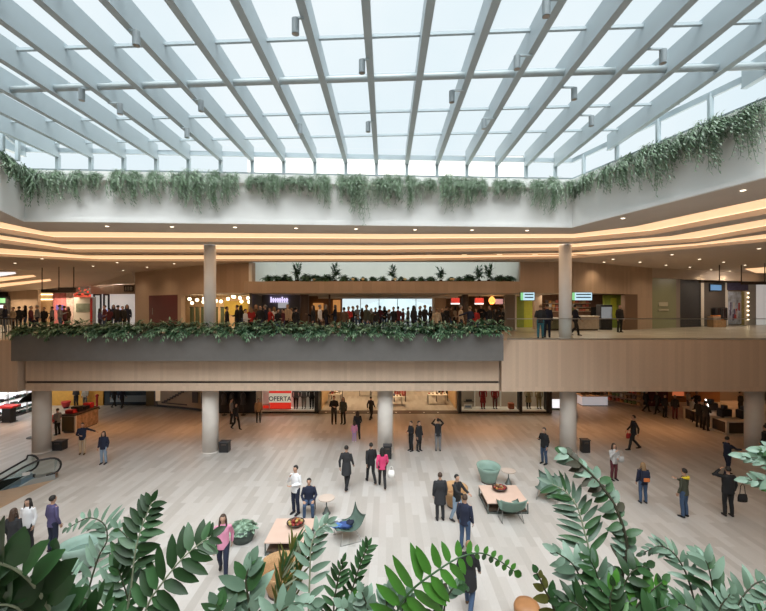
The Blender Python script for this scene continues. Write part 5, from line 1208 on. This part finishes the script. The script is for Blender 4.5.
# ================================================================== PLANTS
def leaf(bm, base, d, up, L, W, curl=.15, fold=.12, seg=4, mi=0):
    """one leaf blade: tapered, folded along its midrib, drooping at the tip"""
    d = V(d).normalized(); up = V(up); up = up-d*up.dot(d)
    up = up.normalized() if up.length > 1e-5 else d.orthogonal().normalized(); s = d.cross(up)
    prev = None
    for i in range(seg+1):
        t = i/seg; w = W*.5*(math.sin(math.pi*min(1, .06+.94*t**.85)))**.6 if 0 < i < seg else W*.04
        c = base+d*L*t-up*curl*L*t*t
        row = [bm.verts.new(c-s*w+up*fold*w), bm.verts.new(c), bm.verts.new(c+s*w+up*fold*w)]
        if prev:
            for a in (0, 1):
                f = bm.faces.new((prev[a], prev[a+1], row[a+1], row[a])); f.material_index = mi; f.smooth = True
        prev = row
def bez(pts, n):
    """smooth curve through control points (Catmull-Rom)"""
    pts = [V(p) for p in pts]; P_ = [pts[0]*2-pts[1]]+pts+[pts[-1]*2-pts[-2]]; out = []
    m = len(pts)-1
    for k in range(n+1):
        u = k/n*m; i = min(int(u), m-1); t = u-i; a, b, c, d = P_[i:i+4]
        out.append(.5*((2*b)+(c-a)*t+(2*a-5*b+4*c-d)*t*t+(3*b-a-3*c+d)*t**3))
    return out
def leafmat(name, c, rough=.5):
    m = mat(name, c, rough, var=.18, scale=9); b = m.node_tree.nodes['Principled BSDF']
    b.inputs['Transmission Weight'].default_value = 0; b.inputs['Subsurface Weight'].default_value = 0
    return m
G_hang = leafmat('trailing_fern_green', (.16, .245, .14)); G_hang2 = leafmat('trailing_fern_grey_green', (.29, .37, .27)); G_stem = leafmat('brown_green_stem', (.10, .10, .045))
G_dark = leafmat('dark_fern_green', (.018, .055, .014), .42); G_mid = leafmat('mid_leaf_green', (.045, .125, .04), .4); G_bright = leafmat('bright_leaf_green', (.07, .23, .03), .38)
G_pale = leafmat('pale_blue_green', (.24, .365, .27), .42); G_pale2 = leafmat('grey_green', (.13, .215, .145), .42); G_olive = leafmat('olive_leaf', (.13, .13, .025), .5); G_brown = leafmat('withered_leaf', (.07, .065, .04), .6); G_stemd = leafmat('dark_stem', (.05, .055, .025), .6); G_stemp = leafmat('pale_stem', (.33, .36, .24), .6)
# ---- trailing ferns along the top of the white fascia
def trailing_mesh(seed, drop, wid):
    rnd = random.Random(seed); bm = NB()
    for k in range(26):
        x = rnd.uniform(-wid, wid); L = drop*rnd.uniform(.35, 1.0)*(1-.45*abs(x)/wid); out = rnd.uniform(.15, .42); sx = rnd.uniform(-.22, .22)
        pts = bez([(x, -.02, .0), (x+sx*.3, -out*.5, .08+rnd.random()*.22), (x+sx*.7, -out, -.05), (x+sx, -out-.05, -L*.55), (x+sx*1.2+rnd.uniform(-.1, .1), -out+rnd.uniform(-.08, .1), -L)], 14)
        loft(bm, pts, .006, 3, cap=False)
        for i in range(1, 15):
            p = pts[i]; tdir = (pts[min(i+1, 14)]-pts[i-1]).normalized()
            for s in (-1, 1):
                dd = (V((s*.9, rnd.uniform(-.6, .25), rnd.uniform(-.5, .35)))+tdir*.5)
                leaf(bm, p, dd, V((0, -.4, 1)), rnd.uniform(.13, .25)*(1-.45*i/14), .036, .3, .1, 2, 1 if rnd.random() < .5 else 0)
    me = finish(bm, 'foliage', [G_hang, G_hang2]); return me
TR = [trailing_mesh(s, d, w) for s, d, w in ((1, .95, .30), (2, 1.1, .28), (3, .75, .32), (4, 1.0, .26), (5, 1.35, .26))]
def stemlump(name, w, parent, m): bm = NB(); lathe(bm, [(w*.5, 0), (w*.6, .05), (w*.25, .1)], n=10); return obj(name, bm, m, parent)
rnd = random.Random(77)
def on_line(px): # point on the fascia top seen at frame column px
    for a, b in zip(P0[1:], P0[2:]):
        for i in range(201):
            q = V(a).lerp(V(b), i/200); 
            if CX+F*q.x/q.y >= px: return q, (V(b)-V(a)).normalized()
    return V(P0[-2]), V((.28, -.96))
hx = [-14, 4, 20] + [38, 57, 76, 95, 121, 138, 156, 180, 194, 213, 231, 256, 272, 288, 305, 322, 345, 359, 376, 392, 411, 427, 447, 462, 477, 499, 515, 537, 553, 570, 590, 609, 628, 650, 668, 690, 714, 735, 757]
big = {57: 4, 76: 1, 138: 1, 213: 1, 359: 4, 376: 4, 411: 1, 537: 4, 553: 1, 628: 1, 668: 4, 757: 4}
for i, px in enumerate(hx):
    q, d = on_line(px); n = V((d.y, -d.x)); k = big.get(px, rnd.choice([0, 2, 3]))
    side = 'left return' if px < 25 else ('right slope' if px > 572 else 'back ledge')
    ids = [h for h in hx if ('left return' if h < 25 else ('right slope' if h > 572 else 'back ledge')) == side]
    j = ids.index(px)
    ordw = ordn+['twentieth', '21st', '22nd', '23rd', '24th', '25th', '26th', '27th', '28th', '29th', '30th', '31st', '32nd']
    t = thing('trailing_fern', '%s trailing grey green fern from left hanging over the white fascia on the %s' % (ordw[j], side), 'hanging plant', (q.x+n.x*.0, q.y+n.y*.0, ZF-.315), math.atan2(d.y, d.x), 'trailing ferns over the white fascia')
    s = rnd.uniform(.92, 1.15); t.scale = (s*rnd.choice([-1, 1]), s, s*rnd.uniform(.8, 1.35))
    link('foliage', TR[k], t); rb = stemlump('root_ball', .2, t, M_soil); rb.location = (0, -.08, 0)
# ---- bushy plants in the long grey planter
def bush_mesh(seed, n, L, W, mats, spread=1.0, rise=.35, over=0.3):
    rnd = random.Random(seed); bm = NB()
    for k in range(n):
        a = rnd.uniform(0, 6.283); r = rnd.uniform(.3, 1)
        d = V((math.cos(a)*spread, math.sin(a)*.75-over*.6, 0)); tip = d*L*r+V((0, 0, rise*rnd.uniform(.3, 1.2)-max(0, -d.y)*r*.28))
        base = V((rnd.uniform(-.12, .12), rnd.uniform(-.08, .08), 0)); mid = base.lerp(tip, .5)+V((0, 0, .16*rnd.random()+.08))
        pts = bez([base, mid, tip], 6); loft(bm, pts, .006, 3, cap=False)
        for i in range(2, 7):
            td = (pts[i]-pts[i-1]).normalized()
            for s in (-1, 1):
                sd = td.cross(V((0, 0, 1))).normalized()*s
                leaf(bm, pts[i], sd*.8+td*.7+V((0, 0, rnd.uniform(-.2, .3))), V((0, 0, 1)), W*rnd.uniform(2.2, 3.6), W, .35, .15, 3, rnd.randrange(len(mats)))
        leaf(bm, pts[-1], (pts[-1]-pts[-2]), V((0, 0, 1)), W*3.2, W, .3, .15, 3, rnd.randrange(len(mats)))
    return finish(bm, 'foliage', mats)
G_pl1 = leafmat('planter_leaf_green', (.10, .215, .115)); G_pl2 = leafmat('planter_leaf_pale', (.24, .36, .24)); G_pl3 = leafmat('planter_leaf_dark', (.045, .11, .05))
BU = [bush_mesh(s, 30, .55, .062, [G_pl1, G_pl2, G_pl1, G_pl3], 1.0, .52, .45) for s in (11, 12, 13, 14)]
zb = PB[5]-.075
N = 46
for i in range(N):
    x = PB[0]+.25+(PB[1]-PB[0]-.5)*i/(N-1); j = i+1
    px = CX+F*x/19.45
    near = 'left of the first white column' if px < 205 else ('between the first white column and the bright window' if px < 342 else ('below the bright window' if px < 436 else 'right of the bright window'))
    if i == 0: cnt = {}
    cnt[near] = cnt.get(near, 0)+1
    t = thing('planter_plant', '%s leafy green plant from left in the grey planter %s' % ((ordw)[cnt[near]-1], near.replace('between the first white column and the bright window', 'between column and bright window')), 'plant', (x, 19.38+rnd.uniform(-.06, .06), zb), rnd.uniform(-.3, .3), 'leafy plants in the long grey planter')
    s = rnd.uniform(.9, 1.22); t.scale = (s*rnd.choice([-1, 1]), s, s)
    link('foliage', BU[rnd.randrange(4)], t); stemlump('root_crown', .2, t, M_soil)
# ---- planted ledge behind the bright slot
t = thing('ledge_planter', 'long low trough on the timber band before the white slot', 'planter', (0, 25.75, ZB0+.025))
hz = ZB1-ZB0
obj('box_shell', bx(X_(266, 25.7), X_(509, 25.7), -.15, .18, hz-.35, hz+.02), M_wood2, t); obj('soil', bx(X_(268, 25.7), X_(507, 25.7), -.12, .15, hz+.02, hz+.05), M_soil, t)
obj('support', bx(-7, 7, -.05, .05, 0, hz-.35), M_dkbrown, t)
LB = [bush_mesh(s, 26, .45, .08, [G_pl3, G_pl1], 1.1, .26, .0) for s in (21, 22)]
TB = [bush_mesh(s, 14, .30, .09, [G_pl3, G_pl1], .8, .85, .0) for s in (23, 24)]
tall = {7: 0, 17: 1, 29: 0, 42: 1}
xs = [268+i*(240/25) for i in range(26)]
for i, px in enumerate(xs):
    istall = i in (3, 7, 13, 18, 22, 23); lowm = 8 < i < 21 and not istall
    t = thing('ledge_shrub', '%s %s shrub from left on the ledge before the white slot' % (ordw[i], 'taller spiky' if istall else 'low dark'), 'plant', (X_(px, 25.84), 25.84, ZB1+.06), rnd.uniform(0, 6), 'shrubs on the ledge before the white slot')
    s = rnd.uniform(.9, 1.15)*(.75 if lowm else 1); t.scale = (s, s, s); link('foliage', (TB if istall else LB)[i % 2], t); stemlump('root_crown', .2, t, M_soil)
for i, px in enumerate((314, 353, 363, 395, 405, 451, 453)):
    o = solo('yellow_flower', ballbm(.09), mat('pale_yellow_bloom', (.75, .62, .30), .6), 'pale yellow flower head among the low ledge shrubs before the white slot', 'flower', None, 'yellow flowers on the ledge'); o.location = (X_(px, 25.45), 25.42, ZB1+.16); o.scale = (1.2, .8, .9)
# ---- round green pot with a pale shrub on the lower floor
p = fl(243, 540); t = thing('potted_plant', 'round dark green pot with a pale bushy plant beside the woman in pink', 'potted plant', p)
bm = NB(); lathe(bm, [(.30, 0), (.36, .18), (.40, .44), (.37, .44), (.34, .38), (.02, .38)], n=26); obj('pot', bm, mat('dark_green_pot', (.05, .075, .065), .5), t, True)
bm = NB(); rnd = random.Random(8)
for k in range(150):
    a = rnd.uniform(0, 6.283); e_ = rnd.uniform(-.1, 1.5); c = V((math.cos(a)*math.cos(e_)*.40, math.sin(a)*math.cos(e_)*.40, .36+max(.02, math.sin(e_))*.24))
    dd = V((math.cos(a+rnd.uniform(-1, 1)), math.sin(a+rnd.uniform(-1, 1)), rnd.uniform(-.3, .2)))
    leaf(bm, c-dd*.07, dd, V((c.x*.8, c.y*.8, .5)), rnd.uniform(.13, .2), .10, .2, .12, 3, rnd.randrange(2))
ball(bm, (0, 0, .40), (.34, .34, .16), 2)
obj('foliage', bm, [G_pale, G_pale2], t)
# ---- big plants in the near planter, just below the camera
def frond(name, parent, ctrl, n, L, W, mats, ang=62, mid=.5, curl=.12, stem=.006, stemm=None, start=.08, alt=False, tipL=1.0, up=(0, -.8, .6), lmul=None, sides=(1, -1), rjit=.15, seed=0, droop=0):
    """a leaf stalk through control points carrying paired leaflets"""
    rnd = random.Random(seed+n); pts = bez(ctrl, 40); bm = NB()
    loft(bm, pts, [stem*(1-.6*i/40) for i in range(41)], 6)
    for f in bm.faces: f.material_index = len(mats)
    for k in range(n):
        t = start+(1-start)*(k+.5)/n; upv = V(up)
        for s in sides:
            tt = min(.995, t+(0.5/n if (alt and s > 0) else 0)); i = tt*40; i0 = min(int(i), 39)
            p = pts[i0].lerp(pts[i0+1], i-i0); td = (pts[i0+1]-pts[i0]).normalized()
            sd = td.cross(upv).normalized()*s
            env = math.sin(math.pi*(.18+.80*tt))**.6 if lmul is None else lmul(tt)
            a = math.radians(ang*(1-.35*tt)+rnd.uniform(-8, 8)); dd = td*math.cos(a)+sd*math.sin(a)+V((0, 0, -droop))+V((rnd.uniform(-1, 1), rnd.uniform(-1, 1), rnd.uniform(-1, 1)))*rjit
            leaf(bm, p, dd, upv+V((rnd.uniform(-.4, .4), 0, rnd.uniform(-.3, .3))), L*env*rnd.uniform(.88, 1.1), W*(env**.5), curl, .18, 5, rnd.randrange(len(mats)))
    leaf(bm, pts[-1], pts[-1]-pts[-3], V(up), L*.5*tipL, W*.8, curl, .18, 4, 0)
    return obj(name, bm, list(mats)+[stemm or G_stemd], parent)
def near_plant(name, x, label, y=1.78):
    t = thing(name, label, 'plant', (x, y, UP-.95+.835)); stemlump('root_crown', .12, t, M_soil); return t
def pl(t, *pts):  # control points given as (column, row, distance) -> local
    return [at(*q)-t.location for q in pts]
def root(t, dx=0, dy=0): return V((dx, dy, .05))
# 1 broad-bladed fern, far left
t = near_plant('giant_fern', -1.45, 'very large dark green fern with broad blades at the lower left corner', 1.62)
frond('frond', t, [root(t), *pl(t, (64, 650, 1.50), (45, 602, 1.42), (20, 572, 1.36), (-14, 562, 1.30), (-60, 570, 1.25))], 11, .165, .075, [G_dark, G_dark, G_mid], 70, curl=.1, stem=.008, stemm=G_stemp, start=.30, lmul=lambda u: 1.0, rjit=.05, up=(0, -.9, .35))
frond('frond', t, [root(t, -.03), *pl(t, (52, 660, 1.45), (20, 610, 1.38), (-20, 606, 1.30))], 7, .15, .07, [G_pale2, G_dark, G_mid], 72, curl=.1, stem=.007, stemm=G_stemp, start=.35, lmul=lambda u: 1.0, rjit=.06)
frond('frond', t, [root(t, .05), *pl(t, (84, 650, 1.52), (66, 622, 1.50), (60, 582, 1.47), (56, 550, 1.43))], 6, .10, .055, [G_mid, G_dark], 45, stem=.006, start=.3, rjit=.06)
frond('frond', t, [root(t, .1), *pl(t, (110, 660, 1.58), (96, 628, 1.55), (70, 604, 1.52), (40, 596, 1.48))], 8, .11, .05, [G_dark, G_mid], 60, start=.25, rjit=.08)
# 2 grey-green fine fern
t = near_plant('grey_fern', -1.22, 'grey green feathery fern right of the giant dark fern', 1.95)
frond('frond', t, [root(t), *pl(t, (84, 620, 2.0), (90, 585, 2.05), (99, 556, 2.1), (107, 540, 2.12), (104, 524, 2.15), (88, 518, 2.18), (68, 528, 2.2))], 17, .135, .030, [G_pale2, G_pale, G_pale2], 66, start=.2, curl=.25, stem=.006)
frond('frond', t, [root(t, .04), *pl(t, (108, 625, 1.98), (116, 590, 2.0), (124, 560, 2.05), (128, 540, 2.08), (118, 528, 2.1))], 13, .15, .034, [G_pale2, G_pale, G_mid], 64, start=.2, curl=.25)
frond('frond', t, [root(t, -.04), *pl(t, (74, 630, 1.96), (72, 600, 1.98), (64, 580, 2.0), (56, 572, 2.02))], 9, .12, .03, [G_pale, G_pale2], 62, start=.25, curl=.2)
# 3 dark ladder ferns
t = near_plant('ladder_fern', -1.02, 'dark green ladder fern with two clear fronds right of the grey fern', 1.85)
frond('frond', t, [root(t), *pl(t, (128, 640, 1.88), (132, 580, 1.9), (136, 548, 1.92), (143, 524, 1.94), (152, 502, 1.96))], 9, .118, .040, [G_dark, G_dark, G_mid], 84, start=.45, curl=.1, rjit=.06, lmul=lambda u: 1.0 if u < .75 else 1.0-(u-.75)*1.6, stemm=G_stemp)
frond('frond', t, [root(t, .04), *pl(t, (140, 640, 1.86), (148, 605, 1.86), (160, 586, 1.86), (180, 561, 1.86), (198, 545, 1.88), (211, 536, 1.9))], 12, .150, .050, [G_dark, G_dark, G_mid], 82, start=.14, curl=.1, rjit=.05, lmul=lambda u: 1.0 if u < .7 else 1.0-(u-.7)*2.0, stemm=G_stemp)
frond('frond', t, [root(t, -.03), *pl(t, (122, 650, 1.84), (114, 620, 1.82), (92, 600, 1.80), (60, 598, 1.78))], 9, .10, .034, [G_dark, G_mid], 64, start=.2, rjit=.1)
frond('frond', t, [root(t, .02), *pl(t, (134, 640, 1.9), (128, 600, 1.92), (122, 580, 1.94), (118, 568, 1.95))], 8, .12, .036, [G_dark, G_mid, G_pale2], 60, start=.2, rjit=.1)
# 4 broad grey-green shrub
t = near_plant('broadleaf_shrub', -.60, 'grey green broad-leaved shrub below the woman in pink', 1.8)
frond('branch', t, [root(t), *pl(t, (250, 640, 1.82), (249, 605, 1.84), (246, 580, 1.86), (251, 563, 1.88))], 8, .145, .058, [G_pale2, G_pale, G_mid], 58, start=.22, alt=True, curl=.2, rjit=.25, stem=.009)
frond('branch', t, [root(t, -.05), *pl(t, (228, 640, 1.8), (222, 615, 1.8), (216, 604, 1.8))], 4, .12, .05, [G_pale2, G_mid], 55, start=.3, rjit=.25)
frond('branch', t, [root(t, .06), *pl(t, (272, 645, 1.8), (276, 618, 1.8), (290, 606, 1.8), (312, 603, 1.8))], 6, .12, .048, [G_pale2, G_pale], 60, start=.3, rjit=.25)
# 5 olive bamboo-like leaves
t = near_plant('bamboo_plant', -.46, 'thin olive bamboo leaves in front of the lower wicker armchair', 1.95)
for k, (a, b, c) in enumerate((((281, 650, 2.0), (284, 590, 2.05), (294, 544, 2.1)), ((286, 650, 2.0), (292, 598, 2.02), (304, 556, 2.05)), ((276, 650, 2.0), (279, 600, 2.0), (284, 566, 2.0)))):
    frond('cane', t, [root(t, .03*k), *pl(t, a, b, c)], 20, .11, .011, [G_olive, G_mid, G_olive, G_stemp], 30, start=.3, curl=.1, rjit=.22, alt=True, stemm=G_olive, lmul=lambda u: 1.0, seed=k)
# 6 tall pale frond
t = near_plant('pale_frond_plant', -.36, 'tall pale grey green frond beside the left coffee table', 1.9)
frond('frond', t, [root(t), *pl(t, (308, 640, 1.95), (309, 600, 1.98), (310, 570, 2.0), (311, 548, 2.02), (317, 531, 2.04), (327, 523, 2.05))], 12, .115, .034, [G_pale2, G_pale, G_pale], 66, start=.12, curl=.2, alt=True, rjit=.18, stemm=G_stemp, lmul=lambda u: 1-.5*u*u)
# 7 young dark ferns
t = near_plant('slender_fern', -.18, 'slender dark green fern with two fronds right of the tall pale frond', 1.9)
frond('frond', t, [root(t), *pl(t, (346, 640, 1.95), (350, 600, 1.98), (359, 568, 2.0), (368, 546, 2.02))], 12, .085, .024, [G_mid, G_dark], 58, start=.3, rjit=.12, lmul=lambda u: 1.0-.3*u)
frond('frond', t, [root(t, -.03), *pl(t, (334, 640, 1.93), (334, 605, 1.95), (338, 580, 1.97), (343, 562, 1.98))], 9, .09, .026, [G_mid, G_dark], 54, start=.3, rjit=.14)
frond('frond', t, [root(t, .02), *pl(t, (338, 645, 1.9), (345, 618, 1.9), (352, 600, 1.9))], 7, .1, .034, [G_bright, G_mid], 54, start=.3, rjit=.2)
# 8 pale broad cluster
t = near_plant('pale_broadleaf_plant', -.02, 'clump of pale broad leaves at the bottom left of the bright green frond', 1.82)
for k, q in enumerate((((372, 640, 1.85), (368, 610, 1.85), (362, 592, 1.85)), ((384, 640, 1.85), (386, 608, 1.85), (390, 588, 1.85)), ((396, 640, 1.85), (402, 612, 1.85), (408, 594, 1.85)), ((360, 640, 1.83), (354, 618, 1.83), (342, 606, 1.83)))):
    frond('branch', t, [root(t, -.04+.03*k), *pl(t, *q)], 5, .10, .046, [G_pale, G_pale2, G_pale], 58, start=.35, rjit=.3, curl=.25, alt=True, seed=k)
# 9 arching bright green frond
t = near_plant('arching_frond_plant', .10, 'arching bright green frond in front of the two nearest men', 1.75)
frond('frond', t, [root(t), *pl(t, (392, 650, 1.72), (397, 612, 1.70), (412, 590, 1.68), (434, 573, 1.68), (458, 558, 1.70), (480, 553, 1.74), (498, 560, 1.78), (514, 571, 1.82))], 17, .135, .044, [G_bright, G_bright, G_mid], 96, start=.16, curl=.1, rjit=.10, lmul=lambda u: 1.0 if u < .45 else max(.24, 1.0-(u-.45)*2.7), up=(0, -.9, .3), stemm=G_mid)
frond('frond', t, [root(t, .04), *pl(t, (432, 645, 1.75), (434, 612, 1.76), (438, 592, 1.77), (436, 586, 1.78))], 5, .07, .035, [G_brown, G_mid], 50, start=.4, rjit=.3)
frond('frond', t, [root(t, .05), *pl(t, (440, 640, 1.8), (446, 600, 1.8), (458, 585, 1.82), (466, 588, 1.84))], 7, .06, .026, [G_pale2, G_mid], 56, start=.5, rjit=.2)
# 10 sapling
t = near_plant('sapling', .78, 'thin upright sapling with few leaf pairs right of the tan stool', 1.95)
frond('stem', t, [root(t), *pl(t, (560, 640, 2.0), (553, 606, 2.02), (545, 590, 2.04), (537, 573, 2.06))], 4, .085, .045, [G_mid, G_olive], 62, start=.35, rjit=.2, stem=.009, stemm=G_brown)
# 11 big leafy shrub on the right
t = near_plant('tall_leafy_shrub', 1.08, 'big mixed leafy shrub with a tall bent branch in front of the fourth lower column', 1.8)
frond('branch', t, [root(t), *pl(t, (624, 650, 1.85), (622, 580, 1.88), (627, 545, 1.9), (616, 508, 1.93), (600, 484, 1.96), (585, 468, 1.98), (567, 453, 2.0))], 22, .085, .040, [G_pale, G_brown, G_pale2, G_mid], 58, start=.30, alt=True, curl=.35, rjit=.4, stem=.011, stemm=G_brown, droop=.35, lmul=lambda u: .9)
frond('frond', t, [root(t, -.1), *pl(t, (592, 640, 1.85), (590, 560, 1.9), (584, 530, 1.93), (577, 507, 1.96), (566, 492, 1.98), (552, 484, 2.0))], 14, .145, .030, [G_pale2, G_pale2, G_mid], 74, start=.34, curl=.2, rjit=.16, stemm=G_stemp, lmul=lambda u: 1-.45*u*u)
for k, q in enumerate((((596, 650, 1.82), (588, 600, 1.82), (574, 566, 1.84), (556, 552, 1.86)), ((604, 650, 1.8), (604, 606, 1.8), (596, 572, 1.82), (588, 556, 1.84)), ((616, 650, 1.8), (618, 606, 1.8), (630, 574, 1.82), (646, 566, 1.84)), ((626, 650, 1.78), (632, 614, 1.78), (648, 594, 1.8), (662, 582, 1.82)), ((600, 650, 1.76), (592, 620, 1.76), (576, 604, 1.76), (562, 602, 1.78)), ((612, 650, 1.74), (612, 622, 1.74), (610, 600, 1.75), (614, 584, 1.76)), ((634, 660, 1.74), (642, 630, 1.74), (656, 612, 1.75), (668, 606, 1.76)))):
    frond('branch', t, [root(t, -.1+.03*k), *pl(t, *q)], 9, .125, .042, [[G_pale, G_pale2], [G_pale2, G_mid], [G_dark, G_mid], [G_mid, G_bright, G_dark], [G_dark, G_mid], [G_bright, G_mid, G_dark], [G_mid, G_dark, G_pale2]][k], 56, start=.28, rjit=.28, curl=.25, alt=True, seed=k)
# 12 pale fronds at lower right
t = near_plant('pale_fern', 1.50, 'pale drooping fern fronds at the lower right corner', 1.85)
frond('frond', t, [root(t, -.1), *pl(t, (700, 640, 1.9), (690, 585, 1.95), (676, 556, 2.0), (660, 546, 2.02), (643, 553, 2.05))], 12, .085, .026, [G_pale2, G_pale], 60, start=.35, curl=.3, rjit=.2, stemm=G_brown)
frond('frond', t, [root(t), *pl(t, (716, 650, 1.88), (714, 600, 1.9), (708, 566, 1.92), (700, 556, 1.95))], 8, .13, .045, [G_pale2, G_mid, G_pale], 58, start=.35, curl=.3, rjit=.2)
for k, q in enumerate((((730, 650, 1.85), (736, 610, 1.86), (752, 586, 1.88), (772, 578, 1.9)), ((708, 650, 1.85), (700, 620, 1.85), (686, 606, 1.86), (668, 604, 1.88)), ((742, 655, 1.82), (750, 625, 1.82), (766, 608, 1.83)), ((720, 655, 1.84), (716, 630, 1.84), (720, 608, 1.85), (730, 594, 1.86)))):
    frond('frond', t, [root(t, .03*k), *pl(t, *q)], 10, .11, .036, [[G_pale, G_pale2], [G_pale2, G_mid], [G_pale, G_mid], [G_pale2, G_pale]][k], 60, start=.3, curl=.3, rjit=.25, seed=k)
# 13 cluster entering at the right edge
t = near_plant('pale_leaf_branch', 1.9, 'pale green leaf cluster reaching in from the right edge', 1.95)
for k, q in enumerate((((800, 620, 2.0), (800, 520, 2.05), (775, 466, 2.1), (742, 456, 2.12)), ((812, 620, 2.0), (806, 540, 2.03), (780, 486, 2.06), (748, 480, 2.08)), ((806, 620, 2.0), (800, 500, 2.06), (782, 456, 2.1), (760, 450, 2.12)))):
    frond('branch', t, [root(t, .02*k), *pl(t, *q)], 12, .115, .044, [G_pale, G_pale2, [G_pale, G_bright, G_mid][k]], 58, start=.45, curl=.3, rjit=.25, alt=True, stemm=G_brown, seed=k)
